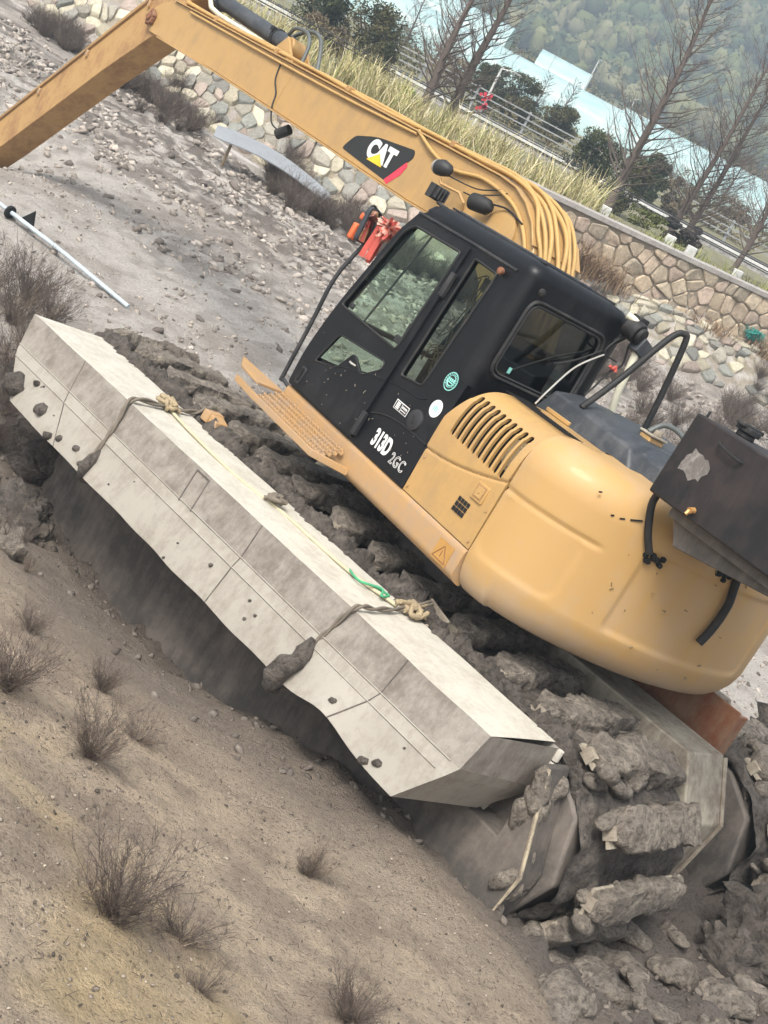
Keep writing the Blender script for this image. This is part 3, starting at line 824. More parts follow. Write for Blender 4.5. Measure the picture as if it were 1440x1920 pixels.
def greenhouse(x0, x1, y, zb, w, h, label):
    root = empty('greenhouse', loc=((x0 + x1) / 2, y, zb)); tag(root, label, 'greenhouse', 'plastic tunnel greenhouses beyond the road')
    L = (x1 - x0) / 2; rings = []
    for i in range(41):
        x = -L + 2 * L * i / 40
        rings.append([(x, w / 2 * math.cos(PI * j / 12), h * (0.42 + 0.58 * math.sin(PI * j / 12)) if 0 < j < 12 else 0.0) for j in range(13)])
    MB().loft(rings).build('film_cover', 'film', root, smooth=50)
    n = int((x1 - x0) / 3.0)
    hp = MB(); hp.tube([(0, w / 2 * 1.004 * math.cos(PI * j / 12), 1.01 * h * (0.42 + 0.58 * math.sin(PI * j / 12)) if 0 < j < 12 else 0.0) for j in range(13)], 0.025, 4)
    ho = hp.build('hoop', 'galvanised', root); ho.location.x = -L + 1.0
    for i in range(1, n):
        o = ho.copy(); COL.objects.link(o); o.parent = root; o.location.x = -L + 1.0 + i * 3.0
greenhouse(-24, 7.5, 78, 0.9, 6, 2.15, 'nearest long cyan greenhouse tunnel behind the hedge bushes')
greenhouse(8.2, 30, 80, 0.9, 6, 1.9, 'cyan greenhouse tunnel at the right edge behind the crossing trees')
greenhouse(1.4, 30, 91, 0.9, 6, 2.2, 'second-row cyan greenhouse tunnel starting right of the conifer')
greenhouse(-34, -7.5, 100, 0.9, 6, 3.2, 'farthest cyan greenhouse tunnel at the top left corner of the view')
greenhouse(-5.2, -1.4, 100, 0.9, 5, 2.9, 'short pale greenhouse end far left of the conifer')
# brush between fields and hill, wooded hillside
g = np.random.default_rng(44)
def blobs_at(n, xr, yr, zoff, rxy, rz):
    x = g.uniform(*xr, n); y = g.uniform(*yr, n); z = base_z(x, y)
    a = g.uniform(*rxy, n); b_ = g.uniform(*rz, n)
    return np.stack([x, y, z + zoff * b_, a, a, b_], 1)
P, Fq, C = leaf_cloud(blobs_at(420, (-60, 60), (106, 200), 0.6, (0.8, 2.2), (0.5, 1.9)), 90, 0.22, [(0.17, 0.145, 0.085), (0.10, 0.115, 0.05), (0.23, 0.19, 0.115), (0.08, 0.10, 0.05), (0.27, 0.24, 0.13)], 3)
bl2 = blobs_at(170, (-22, 22), (53, 75), 0.5, (0.4, 1.1), (0.25, 0.85))
P2_, F2_, C2_ = leaf_cloud(bl2, 130, 0.075, [(0.17, 0.14, 0.08), (0.12, 0.12, 0.05), (0.25, 0.20, 0.11), (0.09, 0.10, 0.045)], 13)
tag(np_mesh('roadside_brush', P2_, F2_, 'leaves', None, C2_), 'low brown and olive brush between the guard rail and greenhouses', 'brush', kind='stuff')
tag(np_mesh('field_brush', P, Fq, 'leaves', None, C), 'low brush in front of the wooded hill', 'brush', kind='stuff')
bl = np.concatenate([blobs_at(2600, (-95, 95), (275, 420), 0.75, (1.5, 3.4), (1.8, 4.6)), blobs_at(420, (-200, 200), (400, 560), 0.8, (4, 8), (4, 8))])
HC = [(0.20, 0.22, 0.085), (0.26, 0.26, 0.11), (0.12, 0.16, 0.07), (0.09, 0.125, 0.065), (0.31, 0.29, 0.15), (0.17, 0.20, 0.085)]
def blob_mesh(bl, cols, seed):
    gg = np.random.default_rng(seed); bm = bmesh.new(); bmesh.ops.create_icosphere(bm, subdivisions=2, radius=1.0)
    v = np.array([q.co[:] for q in bm.verts]); f = np.array([[q.index for q in t.verts] for t in bm.faces]); bm.free(); n = len(bl)
    V = v[None] * gg.uniform(0.70, 1.15, (n, len(v), 1)) * bl[:, None, 3:6] * 0.86 + bl[:, None, :3]
    Fa = (f[None] + (np.arange(n) * len(v))[:, None, None]).reshape(-1, 3)
    c = np.asarray(cols)[gg.integers(0, len(cols), n)] * gg.uniform(.8, 1.2, (n, 1))
    return V.reshape(-1, 3), Fa, np.repeat(c, len(v), 0), c
attrmat('wood_mass', 0.9, bump_scale=2.2)
V, Fa, C, cb = blob_mesh(bl, HC, 9)
tag(np_mesh('hillside_wood', V, Fa, 'wood_mass', None, C, smooth=True), 'hazy bamboo and tree wood covering the hillside', 'wood', kind='stuff')
P, Fq, C = leaf_cloud(bl, 50, 0.6, HC, 4, droop=0.4)
C = np.repeat(np.repeat(cb, 50, 0), 4, 0) * np.repeat(np.random.default_rng(2).uniform(.7, 1.3, (len(bl) * 50, 1)), 4, 0)
tag(np_mesh('hillside_leaves', P, Fq, 'leaves', None, C), 'feathery outer foliage of the hillside wood', 'foliage', kind='stuff')

# haze: one even volume round everything
hz_ = MB().box((-262, -27, -2.2), (262, 642, 135)).build('haze', [], None)
m = bpy.data.materials.new('haze_air'); m.use_nodes = True; nt = m.node_tree
for n in list(nt.nodes): nt.nodes.remove(n)
out = nt.nodes.new('ShaderNodeOutputMaterial'); pv_ = nt.nodes.new('ShaderNodeVolumePrincipled')
pv_.inputs['Color'].default_value = (0.72, 0.87, 1.0, 1); pv_.inputs['Density'].default_value = 0.0029; pv_.inputs['Anisotropy'].default_value = 0.2
nt.links.new(pv_.outputs[0], out.inputs['Volume'])
hz_.data.materials.append(m); tag(hz_, 'thin pale haze filling the air', 'haze', kind='stuff')

# ------------------------------------------------------------------ excavator
EX = empty('excavator', MS)
tag(EX, 'yellow tracked swamp excavator with black cab stuck tilted in the mud', 'excavator')

def lumpy(path, radii, seed, n=10, amp=0.35, freq=6.0, flat=1.0, mi=0, mb=None, square=0.0):
    """a caked-mud roll along a path"""
    P = [Vector(p) for p in path]; k = len(P); vs = []; fs = []
    for i in range(k):
        t = (P[min(i + 1, k - 1)] - P[max(i - 1, 0)]).normalized()
        up = Vector((0, 0, 1)); up = (up - t * up.dot(t))
        up = up.normalized() if up.length > 0.05 else t.orthogonal().normalized()
        w = t.cross(up)
        for j in range(n):
            a = 2 * PI * j / n
            k_ = 1.0 / max(abs(math.cos(a)), abs(math.sin(a))) ** square
            d = (w * math.cos(a) + up * math.sin(a) * flat) * k_
            q = P[i] + d * radii[i]
            s = 1 + amp * (0.75 * mnoise.fractal(q * freq + Vector((seed * 3.7, seed, 0)), 0.55, 2.2, 5) + 0.5 * mnoise.noise(q * freq * 0.4 + Vector((0, seed * 2.1, 5))))
            vs.append(P[i] + d * radii[i] * max(0.35, s))
    for i in range(k - 1):
        for j in range(n):
            a = i * n + j; b = i * n + (j + 1) % n
            fs.append((a, b, b + n, a + n))
    fs += [tuple(range(n - 1, -1, -1)), tuple(range((k - 1) * n, k * n))]
    mb = mb or MB()
    mb.add(vs, fs, mi)
    return mb

# ---- undercarriage, in the track frame
def track_unit(side):
    """side +1: the near (left) pontoon, -1: the far one"""
    y0, y1 = (0.12, 1.27) if side > 0 else (-2.0, -0.95)
    prof = [(3.0, -0.44), (3.45, -0.55), (3.72, -0.85), (3.65, -1.15), (3.2, -1.55), (2.6, -1.75), (-1.6, -1.75), (-2.15, -1.40), (-2.32, -1.0), (-2.22, -0.62), (-1.95, -0.44)]
    mb = MB().prism(prof, lambda a, b: (a, y0, b), lambda a, b: (a, y1, b))
    un = mb.build('pontoon_track' if side > 0 else 'pontoon_track', 'pontoon_steel', EX, bevel=0.02)
    un.matrix_local = Matrix.Rotation(PSI, 4, 'Z')
    # outer side plate with raked stern edge and bright rim
    if side > 0:
        pl = [(3.25, -0.92), (3.42, -1.12), (3.1, -1.78), (-1.95, -1.78), (-2.20, -1.32), (-2.24, -1.0), (-2.03, -0.43), (-1.99, -0.43), (-1.99, -0.92)]
        MB().prism(pl, lambda a, b: (a, 1.275, b), lambda a, b: (a, 1.50, b)).build('side_slab', 'pontoon_steel', un, bevel=0.012)
        MB().tube([(-2.035, 1.50, -0.44), (-2.243, 1.50, -1.0), (-2.205, 1.50, -1.32)], [0.016, 0.012, 0.006], 6).build('plate_rim', 'cleat_paint', un)
    # loop that the shoes ride on
    loop = [(3.30, -0.34), (3.62, -0.52), (3.84, -0.88), (3.70, -1.25), (3.2, -1.68), (-1.6, -1.85), (-2.25, -1.48), (-2.50, -1.08), (-2.48, -0.72), (-2.28, -0.46), (-1.95, -0.33)]
    dense = []
    for i in range(len(loop)):
        a = Vector(loop[i]); b = Vector(loop[(i + 1) % len(loop)])
        for j in range(max(1, int((b - a).length / 0.02))):
            dense.append(a + (b - a) * (j / max(1, int((b - a).length / 0.02))))
    step = 0.415; L = 0; stations = []
    prev = dense[-1]; acc = 0.30
    for i, p in enumerate(dense):
        acc += (p - prev).length; prev = p
        if acc >= step:
            acc -= step
            t = (dense[(i + 3) % len(dense)] - dense[i - 3]).normalized()
            stations.append((p, t))
    # mud plastered over the pontoon between the shoes
    D = dense[::2]; nD = len(D); NYc = 36; vsC = []; fsC = []
    for i, p in enumerate(D):
        q = Vector((0.6, -1.05)).lerp(p, 0.0); inn = (Vector((0.6, -1.05)) - p).normalized()
        for j in range(NYc + 1):
            y = y0 - 0.01 + (y1 - y0 + 0.0) * j / NYc
            w3 = Vector((p.x, y, p.y))
            h = 0.55 * mnoise.fractal(w3 * 3.1 + Vector((side, 0, 0)), 0.6, 2.1, 5) + 0.35 * mnoise.noise(w3 * 1.3)
            h = -0.135 + 0.085 * h
            vsC.append((p.x + -inn.x * h, y, p.y - inn.y * h))
    for i in range(nD):
        for j in range(NYc):
            a = i * (NYc + 1) + j; b = ((i + 1) % nD) * (NYc + 1) + j
            fsC.append((a, a + 1, b + 1, b))
    MB().add(vsC, fsC).build('mud_cake', 'mud_dark', un, smooth=80)
    yc = (y0 + y1) / 2 - 0.06
    half = (y1 - y0) / 2 - 0.09
    vari = []
    for k in range(7):
        random.seed(100 + k)
        mb = MB()
        # steel angle cleat
        mb.box((-0.04, -half, -0.06), (0.04, half, 0.012), 1)
        mb.box((-0.085, -half * 0.99, -0.045), (0.085, half * 0.99, -0.025), 1)
        ys_ = np.linspace(-half * random.uniform(0.90, 1.02), half * random.uniform(0.90, 1.01), 46)
        base = 0.100 + 0.02 * random.random()
        rad = [base * (0.86 + 0.16 * math.sin(y * 5 + k * 2) ** 2 + 0.06 * random.random()) for y in ys_]
        for q_ in range(3): rad[q_] *= 0.55 + 0.15 * q_; rad[-1 - q_] *= 0.55 + 0.15 * q_
        lumpy([(0.012 * math.sin(y * 7 + k), y, 0.01) for y in ys_], rad, 11 + k * 5 + (0 if side > 0 else 3), 24, 0.34, 8.5, 0.62, 0, mb, 0.75)
        o = mb.build('track_shoe', ['mud_grey', 'dusty_steel'], un, smooth=70)
        vari.append(o)
    used = [False] * 7
    for i, (p, t) in enumerate(stations):
        q = (i * 3 + 1) % 7
        ang = math.atan2(-t.y, -t.x)      # loop runs rearward on the top? orient so the cleat points outward
        nx_, nz_ = (t.y, -t.x)
        cen = Vector((0.6, -1.0))
        if (p - cen).dot(Vector((nx_, nz_))) < 0: nx_, nz_ = -nx_, -nz_
        M4 = Matrix(((nz_, 0, nx_, p.x), (0, 1, 0, yc + 0.03 * math.sin(i * 2.3)), (-nx_, 0, nz_, p.y), (0, 0, 0, 1)))
        if not used[q]: o = vari[q]; used[q] = True
        else:
            o = vari[q].copy(); COL.objects.link(o)
        o.parent = un
        o.matrix_local = M4 @ Matrix.Rotation(0.08 * math.sin(i * 1.7), 4, 'Z')
    mc_ = MB(); rr_ = random.Random(70 + side)
    rear = [(-1.85, -0.36), (-2.1, -0.40), (-2.30, -0.58), (-2.42, -0.85), (-2.42, -1.05), (-2.30, -1.3), (-2.1, -1.5)]
    for i in range(34):
        a, b = rr_.choice(rear); yy = rr_.uniform(y0 + 0.05, y1 - 0.1); r_ = rr_.uniform(0.035, 0.085); L = rr_.uniform(0.05, 0.17)
        c = Vector((a + rr_.uniform(-.06, .03), yy, b + rr_.uniform(-.08, .06))); d = Vector((rr_.uniform(-.35, .35), 1, rr_.uniform(-.35, .35))).normalized() * L
        lumpy([c + d * t for t in (-1, -.8, -.5, -.2, .2, .5, .8, 1)], [r_ * k for k in (.3, .7, .9, 1, 1, .9, .7, .3)], 300 + i, 12, 0.75, 9.0, 0.8, 0, mc_)
    if side > 0:
        for i in range(22):
            t = rr_.random(); c = Vector((-2.03 - 0.2 * t + rr_.uniform(-.02, .05), rr_.uniform(1.27, 1.50), -0.48 - 0.9 * t)); r_ = rr_.uniform(0.025, 0.065); d = Vector((rr_.uniform(-.4, .4), rr_.uniform(-.5, .5), 1)).normalized() * r_ * 1.8
            lumpy([c + d * q for q in (-1, -.8, -.5, -.2, .2, .5, .8, 1)], [r_ * k for k in (.3, .7, .9, 1, 1, .9, .7, .3)], 400 + i, 12, 0.75, 11.0, 0.8, 0, mc_)
    mc_.build('packed_mud', 'mud_grey', un, smooth=80)['kind'] = 'stuff'
    # mud-caked chain next to the float
    yk = 1.255 if side > 0 else -0.99
    ys_ = np.linspace(3.35, -1.93, 340)
    path = [(x, yk + 0.025 * math.sin(x * 5.1), -0.385 + 0.02 * math.sin(x * 9)) for x in ys_]
    path += [(-2.07, yk - 0.02, -0.46), (-2.16, yk - 0.03, -0.60), (-2.20, yk - 0.03, -0.75)]
    rad = [0.082 * (0.85 + 0.3 * math.sin(i * 0.7) ** 2) for i in range(len(path))]
    for i in range(8): rad[i] *= (i + 1) / 9; rad[-1 - i] *= (i + 1.5) / 9
    lumpy(path, rad, 3 + side, 20, 0.9, 9.0).build('mud_caked_chain', 'mud_dark', un, smooth=80)
    return un
trk = track_unit(1)
trk['label'] = 'left pontoon with mud-caked cross cleats beside the float'
track_unit(-1)
# inner deck box beside the near track, with its rusty bracket
inb = MB()
inb.prism([(2.6, -0.25), (-2.05, -0.25), (-2.28, -0.62), (-2.15, -1.5), (2.6, -1.5)], lambda a, b: (a, 0.08, b), lambda a, b: (a, -0.42, b))
ib = inb.build('inner_pontoon', 'dusty_steel', EX, bevel=0.012)
ib.matrix_local = Matrix.Rotation(PSI, 4, 'Z')
MB().tube([(-2.06, -0.42, -0.26), (-2.285, -0.42, -0.62), (-2.2, -0.42, -1.2)], 0.02, 6).build('edge_rim', 'dusty_steel', ib)
rb = MB()
rb.box((-1.9, -0.66, -0.45), (-0.6, -0.64, -0.02)).box((-1.9, -0.80, -0.47), (-0.6, -0.645, -0.45))
rb.box((-1.9, -0.80, -0.45), (-1.88, -0.66, -0.05)).box((-1.25, -0.80, -0.45), (-1.23, -0.66, -0.05))
rb.build('chassis_bracket', 'rusty_plate', ib, bevel=0.004)
cross = MB()
cross.box((-0.55, -1.3, -0.62), (0.35, 0.4, -0.30)).cyl((0, 0, -0.32), (0, 0, -0.03), 0.62, 40)
cross.build('slew_base', 'pontoon_steel', EX, bevel=0.01)

# ---- revolving frame
deck = MB()
deck.box((-1.06, -1.20, 0.0), (1.28, 1.18, 0.16))
frame = deck.build('deck_frame', 'pontoon_steel', EX)
sk = MB()
skp = round_poly([(1.18, -0.035), (1.262, 0.0), (1.262, 0.165), (1.25, 0.19), (1.16, 0.195), (1.16, -0.03)], [0.03, 0.04, 0.02, 0.01, 0, 0], 4)
sk.prism(skp, lambda a, b: (1.30, a, b), lambda a, b: (-1.082, a, b))
skirt = sk.build('side_skirt', 'yellow_dirty', EX, smooth=50)
sk = MB(); sk.prism([(-p[0], p[1]) for p in skp], lambda a, b: (1.30, a, b), lambda a, b: (-1.082, a, b)); sk.build('side_skirt', 'yellow_dirty', EX, smooth=50)
MB().box((-1.0, 1.2625, 0.015), (-0.845, 1.2655, 0.145)).build('warning_label', 'warning_label', skirt)
lines = MB()
for a, b in (((-0.99, 0.03), (-0.92, 0.12)), ((-0.92, 0.12), (-0.855, 0.03)), ((-0.99, 0.03), (-0.855, 0.03)), ((-0.92, 0.05), (-0.92, 0.09))):
    lines.tube([(a[0], 1.266, a[1]), (b[0], 1.266, b[1])], 0.003, 4)
lines.build('label_mark', 'rusty_plate', skirt)
# folding step in front of the cab door: plates and a toothed grating
st = MB()
st.prism([(1.92, 1.30), (1.29, 1.262), (1.29, 1.50), (1.62, 1.47)], lambda a, b: (a, b, 0.105), lambda a, b: (a, b, 0.125))
st.prism([(1.62, 1.47), (1.29, 1.50), (0.36, 1.50), (0.22, 1.262), (0.26, 1.262), (0.385, 1.475), (1.26, 1.475), (1.6, 1.45)], lambda a, b: (a, b, 0.0), lambda a, b: (a, b, 0.045))
for r_, yy in enumerate((1.45, 1.41, 1.37, 1.33, 1.29)):
    zb_ = 0.012 + r_ * 0.018
    st.box((0.33, yy - 0.004, zb_), (1.29, yy + 0.004, zb_ + 0.028))
    for i in range(24):
        x = 0.36 + i * 0.039 + 0.019 * (r_ % 2)
        st.prism([(x - 0.014, zb_ + 0.028), (x + 0.014, zb_ + 0.028), (x + 0.004, zb_ + 0.046)], lambda a, b: (a, yy - 0.010, b), lambda a, b: (a, yy + 0.010, b))
for i in range(12):
    x = 0.40 + i * 0.078
    st.add([(x - 0.004, 1.475, 0.005), (x + 0.004, 1.475, 0.005), (x + 0.004, 1.262, 0.085), (x - 0.004, 1.262, 0.085), (x - 0.004, 1.475, 0.03), (x + 0.004, 1.475, 0.03), (x + 0.004, 1.262, 0.11), (x - 0.004, 1.262, 0.11)], [(0, 3, 2, 1), (4, 5, 6, 7), (0, 1, 5, 4), (1, 2, 6, 5), (2, 3, 7, 6), (3, 0, 4, 7)])
st.build('step', 'yellow_dirty', EX, bevel=0.003, seg=1)

# ---- cab
TUM = 0.055
def LW(x, z, off=0.0): return (x, 1.245 - TUM * max(0.0, z - 0.2) + off, z)
def RW(x, z, off=0.0): return (x, 0.215 + off, z)
def BW(y, z, off=0.0): return (-0.25 - off, y, z)
cab = empty('cab'); cab.parent = EX
outer = [(1.305, 0.2), (1.335, 0.45), (1.305, 0.8), (1.14, 1.52), (1.06, 1.66), (0.98, 1.70), (-0.15, 1.70), (-0.15, 0.95), (-0.31, 0.95), (-0.31, 0.2)]
door_open = round_poly([(1.26, 0.26), (1.285, 0.46), (1.25, 0.8), (1.10, 1.48), (1.02, 1.60), (0.40, 1.60), (0.40, 0.26)], 0.03, 3)
quarter = round_poly([(0.285, 1.61), (0.02, 1.60), (0.05, 0.77), (0.285, 0.74)], 0.025, 4)
shell = panel('left_wall', outer, [door_open, quarter], LW, 'cab_black', cab, 0.04)
door_out = round_poly([(1.29, 0.215), (1.32, 0.45), (1.29, 0.8), (1.125, 1.51), (1.03, 1.65), (0.365, 1.65), (0.365, 0.215)], [0.02, 0.1, 0.2, 0.12, 0.08, 0.02, 0.02], 5)
gl_main = round_poly([(1.225, 0.865), (1.07, 1.50), (0.995, 1.585), (0.425, 1.595), (0.455, 0.85)], [0.03, 0.05, 0.05, 0.02, 0.02], 5)
gl_low = round_poly([(1.15, 0.445), (1.06, 0.70), (0.475, 0.745), (0.465, 0.69), (0.62, 0.575), (0.80, 0.66), (0.90, 0.50)], 0.03, 3)
door = panel('door', door_out, [gl_main, gl_low], lambda x, z: LW(x, z, 0.028), 'cab_black', cab, 0.022, bevel=0.004)
def pane(name, loop, f, mat_, parent):
    vs = [f(*p) for p in loop]
    return MB().add(vs, [tuple(range(len(vs)))]).build(name, mat_, parent, fix=False)
pane('door_glass', [(x, z) for x, z in gl_main], lambda x, z: LW(x, z, 0.022), 'glass_green', door)
pane('lower_glass', gl_low, lambda x, z: LW(x, z, 0.022), 'glass_green', door)
ring('glass_seal', gl_main, lambda x, z: LW(x, z, 0.038), 0.010, 'rubber', door)
ring('glass_seal', gl_low, lambda x, z: LW(x, z, 0.038), 0.006, 'rubber', door)
# sliding-pane bar and catches
MB().tube([LW(0.80, 1.59, 0.015), LW(0.94, 0.86, 0.015)], 0.008, 6).build('slider_bar', 'black_plastic', door)
c_ = MB(); c_.cbox(LW(1.185, 1.13, 0.02), (0.05, 0.03, 0.07)); c_.cbox(LW(0.46, 0.98, 0.02), (0.04, 0.03, 0.13)); c_.cbox(LW(0.50, 0.91, 0.015), (0.09, 0.03, 0.05)); c_.cbox(LW(1.14, 0.90, 0.02), (0.04, 0.02, 0.04))
c_.build('window_catch', 'black_plastic', door, bevel=0.006)
# handle recess, grab handle, hinges, moulded crease line
c_ = MB(); c_.prism(round_poly([(1.235, 0.24), (1.235, 0.37), (1.165, 0.37), (1.165, 0.24)], 0.03, 4), lambda x, z: LW(x, z, 0.034), lambda x, z: LW(x, z, 0.043))
c_.build('handle_recess', 'black_plastic', door, bevel=0.003)
MB().cbox(LW(1.20, 0.31, 0.05), (0.03, 0.012, 0.09)).build('door_handle', 'void_black', door, bevel=0.004)
MB().tube(bezier([LW(0.80, 0.60, 0.03), LW(0.775, 0.60, 0.055), LW(0.745, 0.60, 0.055), LW(0.72, 0.60, 0.03)], 5), 0.007, 6).build('grab_loop', 'bright_steel', door)
crs = MB()
crs.tube(bezier([LW(1.27, 0.395, 0.037), LW(1.2, 0.42, 0.037), LW(0.95, 0.50, 0.037), LW(0.62, 0.60, 0.037), LW(0.375, 0.655, 0.037)], 8), 0.006, 6)
crs.build('crease_bead', 'cab_black', door, smooth=60)
crs = MB(); crs.tube(bezier([LW(0.355, 0.66, 0.018), LW(0.2, 0.68, 0.018), LW(-0.0, 0.70, 0.018), LW(-0.06, 0.73, 0.018)], 8), 0.006, 6)
crs.build('crease_bead', 'cab_black', shell, smooth=60)
for z0 in (0.33, 1.38):
    h = MB(); h.cbox(LW(0.345, z0, 0.045), (0.035, 0.03, 0.17)); h.cyl(LW(0.365, z0 - 0.085, 0.05), LW(0.365, z0 + 0.085, 0.05), 0.012, 10)
    h.build('hinge', 'black_plastic', cab, bevel=0.004)
pane('quarter_glass', quarter, lambda x, z: LW(x, z, 0.008), 'glass_dark', cab)
ring('quarter_seal', quarter, lambda x, z: LW(x, z, 0.02), 0.010, 'rubber', cab)
# rear wall with the rounded window, rounded corners, right wall, front, roof
rw_out = [(1.12, 0.2), (1.12, 1.70), (0.30, 1.70), (0.30, 0.2)]
rw_hole = round_poly([(1.075, 1.085), (1.06, 1.565), (0.395, 1.575), (0.385, 1.095)], 0.075, 6)
panel('rear_wall', rw_out, [rw_hole], BW, 'cab_black', cab, 0.03)
pane('rear_glass', rw_hole, lambda y, z: BW(y, z, 0.0), 'glass_rear', cab)
rs = round_poly([(1.10, 1.06), (1.085, 1.59), (0.37, 1.60), (0.36, 1.07)], 0.09, 7)
ring('rear_seal', rs, lambda y, z: BW(y, z, 0.016), 0.015, 'rubber', cab)
ring('rear_seal', rw_hole, lambda y, z: BW(y, z, 0.016), 0.009, 'black_plastic', cab)
MB().box((-0.235, 0.60, 1.0), (-0.225, 1.07, 1.345)).build('sun_board', 'void_black', cab)
MB().box((-0.2535, 0.925, 1.115), (-0.252, 0.952, 1.155)).build('window_sticker', 'teal_print', cab)
def corner(name, yl, sgn, z0, z1):
    mb = MB(); rings = []
    for z in (z0, 0.7, 1.2, z1):
        yw = LW(0, z)[1] + 0.02 if sgn > 0 else RW(0, z)[1] - 0.02
        xr_, yr = -0.15, (1.12 if sgn > 0 else 0.30)
        rg = []
        for j in range(9):
            a = PI / 2 * j / 8
            rg.append((xr_ - (0.115) * math.sin(a), yr + (yw - yr) * math.cos(a), z))
        for j in range(8, -1, -1):
            a = PI / 2 * j / 8
            rg.append((xr_ - (0.085) * math.sin(a), yr + (yw - yr) * 0.7 * math.cos(a), z))
        rings.append(rg)
    return mb.loft(rings).build(name, 'cab_black', cab, smooth=50)
corner('corner_post', 0, 1, 0.2, 1.70)
corner('corner_post', 0, -1, 0.2, 1.70)
rwin = round_poly([(1.20, 0.75), (1.05, 1.52), (0.05, 1.56), (0.05, 0.75)], 0.04, 4)
panel('right_wall', [(1.305, 0.2), (1.335, 0.45), (1.305, 0.8), (1.14, 1.52), (1.06, 1.66), (0.98, 1.70), (-0.15, 1.70), (-0.15, 0.2)], [rwin], RW, 'cab_black', cab, 0.03)
pane('right_glass', rwin, RW, 'glass_green', cab)
fr = MB()
fr.loft([[(1.30, y, 0.2) for y in (1.22, 0.24)], [(1.33, y, 0.45) for y in (1.22, 0.24)]], caps=False, closed=False)
fr.loft([[(1.28, y, 0.2) for y in (1.22, 0.24)], [(1.31, y, 0.45) for y in (1.22, 0.24)]], caps=False, closed=False)
fr.build('front_wall', 'cab_black', cab, fix=False)
MB().add([(1.33, 1.20, 0.45), (1.33, 0.24, 0.45), (1.30, 0.24, 0.8), (1.30, 1.20, 0.8)], [(0, 1, 2, 3)]).add([(1.30, 1.20, 0.8), (1.30, 0.24, 0.8), (1.06, 0.24, 1.66), (1.06, 1.16, 1.66)], [(0, 1, 2, 3)]).build('windscreen', 'glass_green', cab, fix=False)
wb = MB(); wb.tube([(1.305, 1.2, 0.8), (1.305, 0.24, 0.8)], 0.02, 8); wb.tube([(1.31, 0.25, 0.45), (1.30, 0.25, 0.8), (1.06, 0.25, 1.66)], 0.025, 8); wb.tube([(1.31, 1.2, 0.45), (1.295, 1.19, 0.8), (1.05, 1.15, 1.66)], 0.03, 8)
wb.build('windscreen_frame', 'cab_black', cab, smooth=60)
def roof_ring(ins, z, fx):
    pts = [(fx - ins, 1.155 - ins), (fx - ins, 0.225 + ins), (-0.262 + ins, 0.205 + ins), (-0.262 + ins, 1.18 - ins)]
    return [(p[0], p[1], z) for p in round_poly(pts, [0.10, 0.10, 0.11, 0.11], 7)]
rf = MB().loft([roof_ring(0.0, 1.685, 1.075), roof_ring(-0.004, 1.72, 1.07), roof_ring(0.014, 1.762, 1.06), roof_ring(0.05, 1.79, 1.05), roof_ring(0.12, 1.802, 1.04)])
roof = rf.build('roof', 'cab_black', cab, smooth=40)
g = MB()
g.tube([LW(1.05, 1.672, 0.02), LW(0.4, 1.682, 0.022), LW(-0.12, 1.682, 0.022)], 0.011, 6)
g.build('rain_gutter', 'black_plastic', roof)
g = MB(); g.prism(round_poly([(0.98, 0.98), (0.98, 0.42), (0.0, 0.42), (0.0, 0.98)], 0.06, 4), lambda a, b: (a, b, 1.80), lambda a, b: (a, b, 1.822))
g.build('roof_hatch', 'hood_black', roof, bevel=0.006)
g = MB()
for yy in (1.03, 0.36): g.box((-0.15, yy - 0.012, 1.80), (0.95, yy + 0.012, 1.815))
g.build('roof_rib', 'black_plastic', roof, bevel=0.003)
g = MB(); g.cbox((1.17, 1.06, 1.84), (0.06, 0.13, 0.10), 0, Matrix.Rotation(0.1, 4, 'Z'))
for i in range(4): g.cbox((1.125, 1.01 + i * 0.03, 1.845), (0.05, 0.008, 0.085))
g.tube([(1.12, 1.05, 1.79), (1.0, 1.03, 1.78)], 0.014, 6)
g.build('roof_lamp', 'black_plastic', cab, bevel=0.005)
for (x, z, r_) in ((-0.02, 1.63, 0.024),):
    p = LW(x, z, 0.02); MB().tube([p, (p[0], p[1] + 0.02, p[2]), (p[0], p[1] + 0.04, p[2]), (p[0], p[1] + 0.05, p[2])], [0.012, 0.026, 0.024, 0.008], 12).build('stop_knob', 'rusty_plate', cab, smooth=50)
MB().tube([(-0.265, 1.055, 1.645), (-0.285, 1.055, 1.645), (-0.295, 1.055, 1.645)], [0.026, 0.024, 0.008], 14).build('plug', 'rubber', cab, smooth=50)
# interior
s = MB(); s.box((0.0, 0.45, 0.25), (0.55, 0.98, 0.55)); s.prism(round_poly([(0.08, 0.5), (0.22, 0.52), (0.06, 1.22), (-0.08, 1.2)], 0.04, 4), lambda a, b: (a, 0.47, b), lambda a, b: (a, 0.96, b))
s.box((0.25, 0.30, 0.55), (0.7, 0.42, 0.66)); s.box((0.25, 1.0, 0.5), (0.7, 1.1, 0.62)); s.cyl((0.62, 1.05, 0.6), (0.68, 1.05, 0.82), 0.016, 8)
s.box((-0.2, 0.24, 0.2), (1.28, 1.2, 0.23))
s.build('seat_and_console', 'seat_cloth', cab, bevel=0.02)
random.seed(3)
s = MB()  # made-up strands imitating twigs reflected in the quarter glass
for i in range(26):
    x = random.uniform(0.03, 0.26); z = random.uniform(0.85, 1.5)
    pts = [LW(x + random.uniform(-.08, .08), z + random.uniform(-.12, .12), -0.05 - 0.03 * random.random()) for _ in range(4)]
    s.tube(bezier(pts, 4), 0.004, 4)
s.cbox(LW(0.16, 1.50, -0.07), (0.07, 0.02, 0.09)); s.cbox(LW(0.08, 1.46, -0.06), (0.05, 0.02, 0.10))
s.build('reflected_twigs', 'straw', cab)
